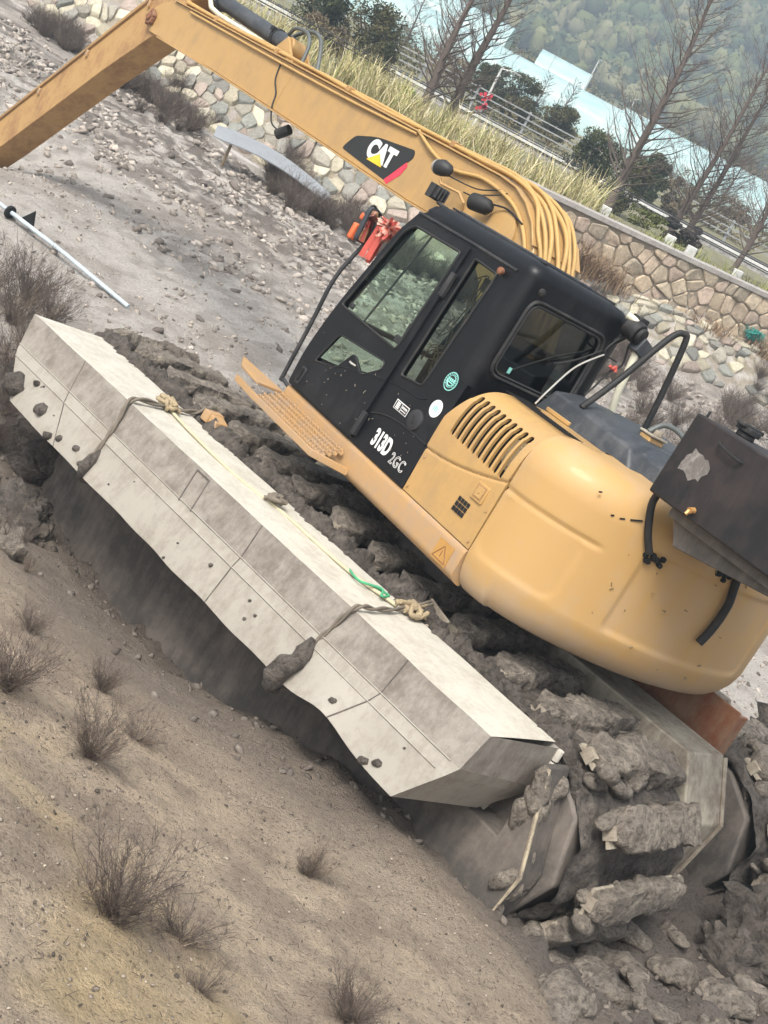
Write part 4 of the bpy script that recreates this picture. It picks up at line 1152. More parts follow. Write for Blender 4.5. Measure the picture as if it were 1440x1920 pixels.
# marks on the cab side
def on_left(x, z, off): return Matrix.Translation(LW(x, z, off)) @ Matrix(((-1, 0, 0, 0), (0, 0, 1, 0), (0, 1, 0, 0), (0, 0, 0, 1)))
text_mesh('model_number', '313D', on_left(0.075, 0.325, 0.024), 'white_print', cab, 0.155, 0.60, 0.0065, 0.0015, 1.0)
text_mesh('model_suffix', '2GC', on_left(-0.155, 0.295, 0.024), 'white_print', cab, 0.105, 0.78, 0.0, 0.0, 1.12, outline=0.0018)
def disc(name, x, z, r, mat_, off, parent):
    mb = MB(); c = LW(x, z, off); n = 36
    mb.add([(c[0] + r * math.cos(2 * PI * i / n), LW(0, c[2] + r * math.sin(2 * PI * i / n), off)[1], c[2] + r * math.sin(2 * PI * i / n)) for i in range(n)], [tuple(range(n))])
    return mb.build(name, mat_, parent, fix=False)
def circ(x, z, r, off, n=36): return [(x + r * math.cos(2 * PI * i / n), z + r * math.sin(2 * PI * i / n)) for i in range(n)]
disc('round_sticker', -0.165, 0.905, 0.062, 'teal_print', 0.0235, cab)
disc('sticker_field', -0.165, 0.905, 0.055, 'logo_black', 0.0245, cab)
ring('sticker_ring', circ(-0.165, 0.905, 0.040, 0), lambda x, z: LW(x, z, 0.025), 0.0022, 'teal_print', cab, 4)
em = MB()
for i in range(4): em.tube([LW(-0.195 + i * 0.018, 0.905, 0.026), LW(-0.19 + i * 0.018, 0.925, 0.026)], 0.005, 5)
em.tube(bezier([LW(-0.198, 0.902, 0.026), LW(-0.19, 0.882, 0.026), LW(-0.16, 0.876, 0.026), LW(-0.14, 0.892, 0.026), LW(-0.128, 0.905, 0.026)], 5), 0.004, 5)
em.tube([LW(-0.19, 0.896, 0.026), LW(-0.14, 0.898, 0.026)], 0.004, 5)
em.build('sticker_emblem', 'teal_print', cab)
for i in range(10):
    a = PI * 0.05 + i * PI * 0.1 + 0.2
    pass
lt = MB()
for i in range(14):
    a = -0.6 + i * 0.33
    lt.cbox(LW(-0.165 + 0.048 * math.cos(a), 0.905 + 0.048 * math.sin(a), 0.0255), (0.006, 0.001, 0.006), 0, Matrix.Rotation(-a, 4, 'Y'))
lt.build('sticker_lettering', 'teal_print', cab)
disc('round_sticker', -0.185, 0.715, 0.058, 'white_print', 0.0235, cab)
disc('sticker_field', -0.185, 0.715, 0.051, 'blue_print', 0.0245, cab)
disc('sticker_centre', -0.185, 0.715, 0.036, 'white_print', 0.0255, cab)
em = MB()
for i, h in enumerate((0.03, 0.042, 0.034)):
    em.cbox(LW(-0.168 - i * 0.017, 0.697 + h / 2, 0.027), (0.009, 0.002, h))
em.build('sticker_emblem', 'teal_print', cab)
lt = MB()
for i in range(16):
    a = i * PI / 8
    lt.cbox(LW(-0.185 + 0.0435 * math.cos(a), 0.715 + 0.0435 * math.sin(a), 0.0265), (0.006, 0.001, 0.006), 0, Matrix.Rotation(-a, 4, 'Y'))
lt.build('sticker_lettering', 'white_print', cab)
lb = MB(); lb.cbox(LW(0.10, 0.58, 0.0225), (0.155, 0.002, 0.062)); pl = lb.build('name_plate', 'white_print', cab)
lb = MB(); lb.cbox(LW(0.137, 0.58, 0.0245), (0.066, 0.002, 0.052)); lb.cbox(LW(0.062, 0.58, 0.0245), (0.07, 0.002, 0.052)); lb.build('plate_field', 'logo_black', pl)
lb = MB()
for i in range(4):
    lb.cbox(LW(0.137, 0.562 + i * 0.012, 0.026), (0.04, 0.002, 0.005)); lb.cbox(LW(0.125 + i * 0.009, 0.58, 0.026), (0.003, 0.002, 0.044))
    lb.cbox(LW(0.085 - i * 0.015, 0.588, 0.026), (0.010, 0.002, 0.014)); lb.cbox(LW(0.085 - i * 0.015, 0.568, 0.026), (0.010, 0.002, 0.007))
lb.build('plate_lettering', 'white_print', pl)
kc = MB(); p = LW(-0.075, 0.575, 0.018)
kc.tube([p, (p[0], p[1] + 0.012, p[2]), (p[0], p[1] + 0.022, p[2]), (p[0], p[1] + 0.024, p[2])], [0.072, 0.068, 0.05, 0.01], 28)
kc.cbox((p[0], p[1] + 0.026, p[2]), (0.012, 0.006, 0.05), 0, Matrix.Rotation(0.5, 4, 'Y'))
kc.build('filler_cover', 'black_plastic', cab, smooth=40)
sp = MB(); random.seed(12)
for i in range(38):
    x = random.uniform(-0.2, 1.25); z = random.uniform(0.23, 0.66)
    off = 0.0395 if x > 0.37 else 0.0225
    if abs(x - 0.36) < 0.03: continue
    L = random.uniform(0.005, 0.022); a = random.uniform(-0.9, 0.9)
    sp.cbox(LW(x, z, off), (0.003, 0.0015, L), 0, Matrix.Rotation(a, 4, 'Y'))
sp.build('mud_flecks', 'dusty_steel', cab)
cr = MB(); cr.tube(bezier([LW(0.33, 0.43, 0.021), LW(0.2, 0.475, 0.021), LW(0.0, 0.50, 0.021), LW(-0.29, 0.50, 0.021)], 8), 0.008, 6); cr.build('crease_bead', 'void_black', shell, smooth=60)

# mirror on its long stay, tied up with red ribbon
mr = MB()
mr.tube(bezier([(1.60, 1.13, 0.13), (1.60, 1.14, 0.6), (1.60, 1.15, 0.98), (1.60, 1.06, 1.32), (1.59, 1.05, 1.45)], 6), 0.016, 8)
mr.tube([(1.60, 1.12, 0.15), (1.35, 1.15, 0.13)], 0.016, 8)
mr.tube(bezier([(1.59, 1.04, 1.50), (1.60, 1.12, 1.53), (1.60, 1.17, 1.54), (1.60, 1.19, 1.46)], 5), 0.010, 6)
stay = mr.build('mirror_stay', 'black_plastic', EX, smooth=60)
mrr = Matrix.Translation((1.60, 1.13, 1.40)) @ Matrix.Rotation(0.35, 4, 'Z') @ Matrix.Rotation(0.06, 4, 'Y')
m_ = MB(); m_.prism(round_poly([(-0.07, -0.13), (0.07, -0.13), (0.07, 0.13), (-0.07, 0.13)], 0.03, 4), lambda a, b: mrr @ Vector((0.015, a, b)), lambda a, b: mrr @ Vector((-0.02, a, b)))
m_.build('mirror_head', 'hood_black', stay, bevel=0.006)
m_ = MB(); m_.prism(round_poly([(-0.058, -0.118), (0.058, -0.118), (0.058, 0.118), (-0.058, 0.118)], 0.025, 4), lambda a, b: mrr @ Vector((-0.021, a, b)), lambda a, b: mrr @ Vector((-0.024, a, b)))
m_.build('mirror_glass', 'chrome', stay)
m_ = MB(); m_.cbox((1.66, 1.16, 1.32), (0.05, 0.06, 0.12)); m_.cbox((1.66, 1.15, 1.44), (0.04, 0.05, 0.05)); m_.build('mirror_clamp', 'orange_paint', stay, bevel=0.012)
random.seed(21)
rbn = MB()
for i in range(150):
    d = Vector((random.gauss(0, 1), random.gauss(0, 1), random.gauss(0, 1))).normalized()
    c0 = Vector((1.50, 1.02, 1.46)); w = d.orthogonal().normalized() * 0.013
    L = random.uniform(0.055, 0.115)
    p1 = c0 + d * 0.02; p2 = c0 + d * L * 0.6 + w * 0.4; p3 = c0 + d * L + Vector((0, 0, -0.012))
    rbn.add([p1 - w * 0.5, p1 + w * 0.5, p2 + w, p3 + w * 0.6, p3 - w * 0.6, p2 - w], [(0, 1, 2, 5), (5, 2, 3, 4)], random.choice((0, 1, 1)))
for i in range(7):
    x = 1.50 + random.uniform(-0.05, 0.05); y = 1.02 + random.uniform(-0.05, 0.05)
    L = random.uniform(0.14, 0.27)
    rbn.add([(x, y, 1.44), (x + 0.02, y + 0.02, 1.44), (x + 0.035, y + 0.03, 1.44 - L), (x + 0.005, y, 1.44 - L)], [(0, 1, 2, 3)], random.choice((0, 0, 1)))
rbo = rbn.build('ribbon_rosette', ['red_ribbon', 'pink_ribbon'], EX, fix=False)

# ---- engine cover with louvre slots
def eng_prof(s):
    """profile from the skirt up over the shoulder, s in 0..1"""
    P = [(1.252, 0.197), (1.257, 0.45), (1.258, 0.66), (1.245, 0.80), (1.205, 0.91), (1.135, 0.985), (1.03, 1.02), (0.85, 1.03), (0.62, 1.032)]
    L = [0]
    for i in range(1, len(P)): L.append(L[-1] + math.dist(P[i], P[i - 1]))
    t = s * L[-1]
    for i in range(1, len(P)):
        if t <= L[i] + 1e-9:
            k = (t - L[i - 1]) / (L[i] - L[i - 1]); 
            p0 = P[max(i - 2, 0)]; p1 = P[i - 1]; p2 = P[i]; p3 = P[min(i + 1, len(P) - 1)]
            cr_ = lambda a, b, c, d: 0.5 * (2 * b + (c - a) * k + (2 * a - 5 * b + 4 * c - d) * k * k + (3 * b - a - 3 * c + d) * k ** 3)
            return cr_(p0[0], p1[0], p2[0], p3[0]), cr_(p0[1], p1[1], p2[1], p3[1])
    return P[-1]
NXE, NSE = 64, 170
vs = []; fs = []
for i in range(NXE + 1):
    x = -0.315 - (1.078 - 0.315) * i / NXE
    for j in range(NSE + 1):
        y, z = eng_prof(j / NSE)
        zc = 0.495 + 0.16 * ((-0.3 - x) / 0.79) ** 1.7
        dgr = math.exp(-((z - zc) / 0.009) ** 2)
        y -= 0.011 * dgr
        if z > zc and z < 0.9: y += 0.006
        # front edge leans back over the shoulder
        lean = max(0.0, z - 0.72) * 0.42 * (1 - i / NXE)
        vs.append((x - lean, y, z))
for i in range(NXE):
    for j in range(NSE):
        a = i * (NSE + 1) + j
        fs.append((a, a + 1, a + NSE + 2, a + NSE + 1))
eng = MB().add(vs, fs).build('engine_cover', 'yellow', EX, smooth=50)
so = eng.modifiers.new('solid', 'SOLIDIFY'); so.thickness = 0.02; so.offset = -1
cut = MB()
for i in range(10):
    x = -0.452 - i * 0.0605
    cap = []
    for j in range(9): a = PI * j / 8; cap.append((x + 0.020 * math.cos(a), 0.925 - 0.001 * i + 0.020 * math.sin(a)))
    for j in range(9): a = PI + PI * j / 8; cap.append((x + 0.020 * math.cos(a), 0.672 - 0.002 * i + 0.020 * math.sin(a)))
    cut.prism(cap, lambda a, b: (a, 1.02, b), lambda a, b: (a, 1.40, b))
cutter = cut.build('cutter', 'void_black', EX)
bo = eng.modifiers.new('slots', 'BOOLEAN'); bo.object = cutter; bo.operation = 'DIFFERENCE'; bo.solver = 'EXACT'
dg = bpy.context.evaluated_depsgraph_get(); dg.update()
me = bpy.data.meshes.new_from_object(eng.evaluated_get(dg))
eng.modifiers.clear(); eng.data = me; me.materials.clear(); me.materials.append(MATS['yellow'])
smooth_mesh(me, 35)
cm = cutter.data; bpy.data.objects.remove(cutter); bpy.data.meshes.remove(cm)
ei = MB(); ei.box((-1.06, 0.62, 0.2), (-0.33, 1.0, 0.985)); ei.build('engine_bay', 'void_black', EX)
fl = MB(); fl.cyl((-0.90, 1.0, 0.77), (-0.90, 1.145, 0.77), 0.105, 30); fl.cyl((-0.90, 1.145, 0.77), (-0.90, 1.155, 0.77), 0.075, 24); fl.tube([(-0.97, 1.10, 0.68), (-0.90, 1.10, 0.60)], 0.03, 10)
fl.build('air_filter', 'filter_tan', EX, bevel=0.008)
vh = 0
for r_ in range(3):
    for c2 in range(4):
        MB().cbox((-0.80 - c2 * 0.031 - 0.003 * r_, 1.2575, 0.325 + r_ * 0.034), (0.024, 0.006, 0.027)).build('vent_hole', 'void_black', eng)
lc = MB()
lc.prism(round_poly([(-0.875, 0.445), (-0.875, 0.555), (-0.99, 0.555), (-0.99, 0.445)], 0.008, 3), lambda a, b: (a, 1.255, b), lambda a, b: (a, 1.268, b))
lo = lc.build('latch_frame', 'yellow', eng, bevel=0.003)
lc = MB(); lc.box((-0.978, 1.2681, 0.457), (-0.887, 1.2695, 0.543)); lc.build('latch_pocket', 'yellow_rusty', lo)
lc = MB(); lc.box((-0.968, 1.2695, 0.468), (-0.905, 1.275, 0.532)); lc.cyl((-0.935, 1.275, 0.50), (-0.935, 1.279, 0.50), 0.008, 10); lc.build('latch', 'yellow', lo, bevel=0.002)
lv = MB()
for i in range(26):
    x = -0.42 - i * 0.0245
    for yy in (0.93,):
        lv.box((x - 0.004, yy - 0.07 - 0.05 * (i < 6), 1.032), (x + 0.004, yy + 0.10, 1.036))
lv.build('top_louvre', 'void_black', eng)
MB().box((-0.66, 0.62, 1.034), (-0.42, 0.66, 1.06)).build('hood_lip', 'yellow', eng, bevel=0.004)
# right-hand body mass behind the boom, and the black raised hood
rbdy = MB(); rbdy.box((-1.08, -1.25, 0.19), (0.9, -0.62, 0.98)); rbdy.build('right_cover', 'yellow', EX, bevel=0.06, seg=4)
md = MB(); md.box((-1.10, -0.62, 0.16), (-0.26, 0.62, 0.99)); md.build('hood_base', 'hood_black', EX)
hd = MB()
hd.loft([[(-0.30, 0.66, 0.99), (-1.30, 0.66, 0.99), (-1.36, -0.62, 0.99), (-0.30, -0.62, 0.99)],
         [(-0.42, 0.62, 1.165), (-1.16, 0.62, 1.145), (-1.38, 0.50, 1.16), (-1.38, -0.56, 1.17), (-0.42, -0.56, 1.19)][:0] or [(-0.36, 0.62, 1.165), (-1.16, 0.62, 1.145), (-1.20, -0.56, 1.15), (-0.36, -0.56, 1.175)],
         [(-0.40, 0.44, 1.215), (-1.10, 0.44, 1.20), (-1.12, -0.40, 1.20), (-0.40, -0.40, 1.22)]])
hd.loft([[(-1.16, 0.54, 1.0), (-1.62, 0.54, 1.0), (-1.62, -0.5, 1.0), (-1.16, -0.5, 1.0)], [(-1.15, 0.52, 1.145), (-1.56, 0.50, 1.13), (-1.56, -0.46, 1.13), (-1.15, -0.5, 1.15)], [(-1.1, 0.40, 1.195), (-1.50, 0.38, 1.17), (-1.50, -0.34, 1.17), (-1.1, -0.36, 1.195)]])
hd.build('engine_hood', 'hood_black', EX, bevel=0.018, seg=3)

# ---- counterweight: a swept profile with pressed panels
plan = [(-1.094, 1.256)]
_p0, _p1, _p2 = Vector((-1.15, 1.256)), Vector((-1.44, 1.235)), Vector((1.87 * math.cos(R(151)), 1.87 * math.sin(R(151))))
for t in np.linspace(0, 1, 14): plan.append(tuple(_p0 * (1 - t) ** 2 + _p1 * 2 * t * (1 - t) + _p2 * t * t))
for a in np.linspace(R(152), R(208), 50): plan.append((1.87 * math.cos(a), 1.87 * math.sin(a)))
plan += [(a, -b) for a, b in plan[14::-1]]
P2 = [Vector(p) for p in plan]
for _ in range(3):                                # soften the corner
    Q = [P2[0]]
    for a, b in zip(P2[:-1], P2[1:]): Q += [a * 0.75 + b * 0.25, a * 0.25 + b * 0.75]
    P2 = Q + [P2[-1]]
# resample evenly
Ls = [0.0]
for a, b in zip(P2[:-1], P2[1:]): Ls.append(Ls[-1] + (b - a).length)
NU = 190
Ps = []
for i in range(NU + 1):
    t = Ls[-1] * i / NU; k = min(max(int(np.searchsorted(Ls, t)), 1), len(P2) - 1)
    f_ = (t - Ls[k - 1]) / max(1e-9, Ls[k] - Ls[k - 1]); Ps.append(P2[k - 1].lerp(P2[k], f_))
prof = [(0.24, -0.035), (0.16, -0.03), (0.09, 0.0), (0.05, 0.045), (0.022, 0.10), (0.006, 0.16)] + [(0.0, z) for z in np.linspace(0.19, 0.80, 44)] + [(0.004, 0.84), (0.018, 0.90), (0.05, 0.955), (0.10, 1.0), (0.17, 1.028), (0.27, 1.04), (0.6, 1.045)]
def rrect(u, z, u0, u1, z0, z1, r, soft):
    dx_ = max(u0 + r - u, u - (u1 - r), 0); dz_ = max(z0 + r - z, z - (z1 - r), 0)
    ins = min(u - u0, u1 - u, z - z0, z1 - z)
    d = r - math.hypot(dx_, dz_) if (dx_ > 0 or dz_ > 0) else ins
    return min(1.0, max(0.0, d / soft))
vs = []; fs = []
NPF = len(prof)
UL = Ls[-1]
for i, p in enumerate(Ps):
    t = (Ps[min(i + 1, NU)] - Ps[max(i - 1, 0)]).normalized()
    nrm = Vector((t.y, -t.x))
    if nrm.dot(p) < 0: nrm = -nrm
    u = UL * i / NU
    for ins, z in prof:
        dep = 0.0
        if ins == 0.0:
            zg = 0.615 - 0.02 * (u / 0.6)
            dep += 0.006 * rrect(u, z, 0.015, 0.60, 0.205, 0.63, 0.09, 0.03)
            dep += 0.012 * rrect(u, z, 0.92, UL - 0.92, 0.205, 0.755, 0.06, 0.022)
            dep += 0.014 * math.exp(-((z - 0.625) / 0.012) ** 2) * (1 if u < 0.62 else math.exp(-((u - 0.62) / 0.05) ** 2))
        ii = ins + dep
        if u < 0.25 and z < 0.19: ii = ins * 0.72
        vs.append((p.x - nrm.x * ii, p.y - nrm.y * ii, z))
for i in range(NU):
    for j in range(NPF - 1):
        a = i * NPF + j
        fs.append((a, a + 1, a + NPF + 1, a + NPF))
fs.append(tuple(range(NPF))); fs.append(tuple(range(NU * NPF + NPF - 1, NU * NPF - 1, -1)))
cw = MB().add(vs, fs)
paint('yellow_cw', YEL, 0.45, (0.42, 0.30, 0.19), 0.5, 1.3, 0.14, coat=0.1)
def splash(mat_, z0, z1, dirt):
    # dried mud spray on the lowest part of the casting
    nt = mat_.node_tree; b = nt.nodes['Principled BSDF']; src = b.inputs['Base Color'].links[0].from_socket
    tc = nt.nodes.new('ShaderNodeTexCoord'); sp_ = nt.nodes.new('ShaderNodeSeparateXYZ'); nt.links.new(tc.outputs['Object'], sp_.inputs[0])
    n_ = noise_f(nt, tc.outputs['Object'], 7.0, 10, 0.75); ma = nt.nodes.new('ShaderNodeMath'); ma.operation = 'MULTIPLY_ADD'; ma.inputs[1].default_value = 0.30
    nt.links.new(n_, ma.inputs[0]); nt.links.new(sp_.outputs['Z'], ma.inputs[2])
    f_ = ramp(nt, ma.outputs[0], [(z0, (0.8,) * 3), (z1, (0,) * 3)])
    nt.links.new(mixc(nt, f_, src, dirt), b.inputs['Base Color'])
splash(MATS['yellow_cw'], 0.14, 0.30, (0.40, 0.31, 0.23))
cwo = cw.build('counterweight', 'yellow_cw', EX, smooth=60)
cwo['label'] = 'rounded yellow counterweight with pressed panels and scrapes'
cf = MB(); cf.box((-1.45, -0.80, 0.2), (-1.10, 0.80, 1.02)); cf.build('counterweight_core', 'yellow_dirty', cwo)
scr = MB(); random.seed(9)
for (x, y, z, L) in ((-1.66, 0.83, 0.86, 0.07), (-1.63, 0.90, 0.83, 0.03), (-1.60, 0.95, 0.82, 0.02), (-1.52, 1.05, 0.90, 0.02)):
    d = Vector((x, y)).normalized() * 1.868
    scr.cbox((d.x, d.y, z), (0.008, L, 0.008), 0, Matrix.Rotation(math.atan2(y, x), 4, 'Z') @ Matrix.Rotation(0.4, 4, 'X'))
scr.build('paint_scrape', 'void_black', cwo)

bl_ = MB()
for x, z in ((-0.345, 0.235), (-0.345, 0.44), (-1.05, 0.235), (-1.05, 0.44)):
    bl_.cyl((x, 1.255, z), (x, 1.264, z), 0.009, 6)
bl_.build('bolt_heads', 'yellow_dirty', eng)['kind'] = 'stuff'
scr = MB(); random.seed(19)
for i in range(20):
    a_ = R(random.uniform(152, 186)); z_ = random.uniform(0.12, 0.9); L = random.uniform(0.005, 0.028)
    t_ = Matrix.Rotation(a_, 4, 'Z') @ Matrix.Rotation(random.uniform(-1.2, 1.2), 4, 'X')
    scr.cbox((1.8735 * math.cos(a_), 1.8735 * math.sin(a_), z_), (0.010, L, random.choice((0.002, 0.003, 0.005))), 0, t_)
so_s = scr.build('paint_scratches', 'straw', cwo); so_s['kind'] = 'stuff'
# ---- auxiliary tank carried over the counterweight
tk = MB(); tk.box((-2.95, 0.20, 1.05), (-1.72, 0.95, 1.545))
tank = tk.build('fuel_tank', 'tank_paint', EX, bevel=0.012)
tank['label'] = 'black steel box tank over the counterweight with scuffed side'
tb = MB(); tb.prism([(-1.80, 1.05), (-2.9, 1.05), (-2.75, 0.97), (-1.95, 0.86)], lambda a, b: (a, 0.80, b), lambda a, b: (a, 0.30, b)); tb.box((-2.9, 0.2, 0.99), (-1.85, 0.86, 1.048))
tb.build('tank_bracket', 'pontoon_steel', tank, bevel=0.006)
MB().tube(bezier([(-1.97, 0.952, 1.475), (-1.99, 0.985, 1.47), (-2.07, 0.985, 1.455), (-2.14, 0.985, 1.45), (-2.16, 0.952, 1.45)], 5), 0.008, 6).build('tank_handle', 'rubber', tank)
cp = MB(); cp.cyl((-1.80, 0.60, 1.545), (-1.80, 0.60, 1.575), 0.055, 20); cp.cyl((-1.80, 0.60, 1.575), (-1.80, 0.60, 1.61), 0.075, 8); cp.box((-1.83, 0.50, 1.60), (-1.77, 0.70, 1.62))
cp.build('tank_cap', 'rubber', tank, bevel=0.006)
vl = MB(); vl.cyl((-2.06, 0.952, 1.105), (-2.06, 0.985, 1.095), 0.018, 10); vl.cyl((-2.06, 0.985, 1.095), (-2.06, 0.995, 1.07), 0.011, 8); vl.build('drain_valve', 'brass', tank)
pt = MB(); random.seed(4)
pts = [(-1.90 + 0.10 * math.cos(a) * random.uniform(0.7, 1.15), 1.30 + 0.085 * math.sin(a) * random.uniform(0.7, 1.2)) for a in np.linspace(0, 2 * PI, 18, endpoint=False)]
pt.add([(a, 0.9525, b) for a, b in pts], [tuple(range(18))]); 
paint('scuffed', (0.13, 0.115, 0.105), 0.7, (0.4, 0.38, 0.35), 0.5, 14.0, 0.5)
pt.build('scuff_patch', 'scuffed', tank, fix=False)
MB().cyl((-1.735, 0.88, 1.545), (-1.735, 0.88, 1.58), 0.008, 8).build('vent_pin', 'rubber', tank)
def cwp(a, z, off=0.012): return (1.87 * math.cos(a) - 0 + math.cos(a) * off, (1.87 + off) * math.sin(a), z)
hz = MB(); hz.tube(bezier([(-1.72, 0.86, 1.07), cwp(R(153.9), 0.985, 0.02), cwp(R(155.6), 0.86, 0.025), cwp(R(157), 0.79, 0.025), cwp(R(158.4), 0.735, 0.022)], 6), 0.022, 10); hz.build('drain_hose', 'rubber', EX, smooth=60)
hz = MB(); hz.tube(bezier([(-1.95, -0.02, 1.0), cwp(R(178), 0.86, 0.03), cwp(R(180), 0.66, 0.025), cwp(R(180), 0.5, 0.025), cwp(R(179), 0.38, 0.025)], 7), 0.026, 10); hz.build('drain_hose', 'rubber', EX, smooth=60)
for (a, z, sc_) in ((R(152.5), 0.69, 0.05), (R(174), 0.83, 0.06)):
    random.seed(int(a * 100)); hz = MB()
    for i in range(9):
        c = Vector(cwp(a + random.uniform(-.03, .03), z + random.uniform(-.03, .03), 0.005))
        hz.cbox(c, (0.03, 0.035, 0.03), 0, Matrix.Rotation(random.random() * 3, 4, 'X') @ Matrix.Rotation(random.random() * 3, 4, 'Z'))


for (a, z) in ((R(160.0), 0.715), (R(175), 0.80)):
    random.seed(int(a * 100)); hz = MB()
    for i in range(9):
        c = Vector(cwp(a + random.uniform(-.03, .03), z + random.uniform(-.03, .03), 0.005))
        hz.cbox(c, (0.03, 0.035, 0.03), 0, Matrix.Rotation(random.random() * 3, 4, 'X') @ Matrix.Rotation(random.random() * 3, 4, 'Z'))
    hz.build('grease_blob', 'void_black', cwo, bevel=0.01)
# ---- handrail, white hose, filler, rear lamp cluster
hr = MB(); hr.tube(bezier([(-0.62, 0.60, 1.17), (-0.63, 0.46, 1.42), (-0.64, 0.31, 1.74), (-0.65, 0.255, 1.84), (-0.66, 0.21, 1.865), (-0.67, 0.17, 1.83), (-0.67, 0.10, 1.5), (-0.67, 0.05, 1.17)], 6), 0.021, 10)
hr.build('handrail', 'rubber', EX, smooth=60)
wh = MB(); wh.tube(bezier([(-0.30, 0.36, 1.79), (-0.36, 0.30, 1.77), (-0.40, 0.235, 1.67), (-0.42, 0.21, 1.5), (-0.42, 0.17, 1.30), (-0.42, 0.09, 1.12)], 8), 0.025, 10)
wh.build('white_hose', 'white_hose', EX, smooth=60)
lm = MB(); lm.cyl((-0.30, 0.30, 1.74), (-0.40, 0.27, 1.72), 0.072, 20); lm.cyl((-0.40, 0.27, 1.72), (-0.43, 0.26, 1.715), 0.055, 20); lm.cbox((-0.33, 0.26, 1.80), (0.08, 0.09, 0.05)); lm.tube([(-0.27, 0.30, 1.6), (-0.32, 0.28, 1.68)], 0.02, 8)
lo = lm.build('rear_lamp', 'rubber', EX, bevel=0.008)
MB().cbox((-0.40, 0.20, 1.655), (0.09, 0.12, 0.11), 0, Matrix.Rotation(0.3, 4, 'X')).build('relay_box', 'hood_black', EX, bevel=0.008)
wr = MB()
wr.tube(bezier([(-0.36, 0.26, 1.62), (-0.36, 0.22, 1.50), (-0.34, 0.27, 1.42), (-0.33, 0.30, 1.30), (-0.33, 0.34, 1.22)], 6), 0.007, 6)
wr.tube(bezier([(-0.33, 0.34, 1.64), (-0.34, 0.40, 1.52), (-0.34, 0.26, 1.50)], 6), 0.006, 6)
wr.tube(bezier([(-0.28, 0.36, 1.52), (-0.27, 0.52, 1.38), (-0.27, 0.66, 1.30)], 6), 0.006, 6)
wr.build('wiring', 'rubber', EX)
MB().tube(bezier([(-0.29, 0.34, 1.50), (-0.34, 0.55, 1.35), (-0.42, 0.72, 1.16), (-0.46, 0.80, 1.045)], 6), 0.006, 6).build('grey_wire', 'bright_steel', EX)
MB().tube(bezier([(-0.35, 0.30, 1.46), (-0.35, 0.27, 1.45), (-0.35, 0.25, 1.47), (-0.36, 0.24, 1.44)], 5), 0.011, 6).build('red_tie', 'red_ribbon', EX)
fi = MB(); fi.box((-0.94, 0.13, 1.12), (-0.84, 0.27, 1.235)); fil = fi.build('filler_neck', 'yellow', EX, bevel=0.01)
fi = MB(); fi.box((-0.95, 0.12, 1.235), (-0.83, 0.28, 1.25)); fi.cyl((-0.89, 0.18, 1.25), (-0.89, 0.18, 1.285), 0.035, 14); fi.build('filler_lid', 'dusty_steel', fil, bevel=0.004)
MB().tube(bezier([(-0.87, 0.24, 1.25), (-0.90, 0.18, 1.33), (-1.02, 0.16, 1.34), (-1.2, 0.20, 1.30), (-1.4, 0.3, 1.30), (-1.72, 0.5, 1.36)], 7), 0.018, 8).build('filler_hose', 'grey_hose', EX, smooth=60)

# ---- boom, stick, cylinder
BY0, BY1 = 0.10, -0.38
boom_poly = [(8.98, 1.90), (8.93, 2.05), (8.80, 2.12), (8.52, 2.20), (1.85, 2.185), (1.62, 2.165), (1.43, 2.10), (1.26, 2.0), (1.12, 1.86), (1.02, 1.68), (0.80, 1.10), (0.62, 0.45), (0.95, 0.40), (1.20, 1.0), (1.45, 1.42), (1.72, 1.60), (2.03, 1.68), (2.8, 1.672), (5.3, 1.735), (7.0, 1.765), (8.0, 1.755), (8.5, 1.77), (8.78, 1.77), (8.93, 1.82)]
bm_ = MB().prism(boom_poly, lambda a, b: (a, BY0, b), lambda a, b: (a, BY1, b))
boom = bm_.build('boom', 'yellow', EX, bevel=0.008)
fg = MB()
def strip(pts, y0, y1, t):
    up = [Vector(p) for p in pts]; n = len(up)
    A = []; B = []
    for i in range(n):
        tg = (up[min(i + 1, n - 1)] - up[max(i - 1, 0)]).normalized(); nn = Vector((-tg.y, tg.x))
        A.append(up[i] + nn * 0.001); B.append(up[i] + nn * t)
    poly = A + B[::-1]
    fg.prism([tuple(p) for p in poly], lambda a, b: (a, y0, b), lambda a, b: (a, y1, b))
strip([(1.12, 1.86), (1.26, 2.0), (1.43, 2.10), (1.62, 2.165), (1.85, 2.185), (8.5, 2.20)][::1], BY0 + 0.03, BY1 - 0.03, 0.016)
strip([(8.5, 1.77), (7.0, 1.765), (5.3, 1.735), (2.8, 1.672), (2.03, 1.68), (1.72, 1.60)], BY0 + 0.025, BY1 - 0.025, 0.016)
fg.build('flange', 'yellow', boom, bevel=0.003)
def hose_path(y, off, jit, seed):
    random.seed(seed)
    pts = [(8.3, 2.22 + off), (7.2, 2.225 + off), (6.2, 2.22 + off), (5.0, 2.215 + off), (3.9, 2.215 + off), (2.9, 2.215 + off), (2.2, 2.225 + off), (1.72, 2.20 + off * 1.2), (1.40, 2.12 + off * 1.3), (1.17, 1.97 + off), (1.03 - off * 0.8, 1.78), (0.95 - off, 1.55), (0.88 - off, 1.2)]
    return bezier([(a + 0, y + random.uniform(-jit, jit), b + random.uniform(-jit, jit) * 0.6) for a, b in pts], 7)
for i, (y, off, r_) in enumerate(((0.085, 0.018, 0.016), (0.04, 0.026, 0.018), (-0.03, 0.020, 0.019), (-0.11, 0.032, 0.018), (-0.19, 0.022, 0.019), (-0.25, 0.030, 0.017), (-0.31, 0.022, 0.016))):
    MB().tube(hose_path(y, off, 0.024, i + 1), r_, 8).build('hydraulic_line', 'yellow_hose', boom, smooth=60)
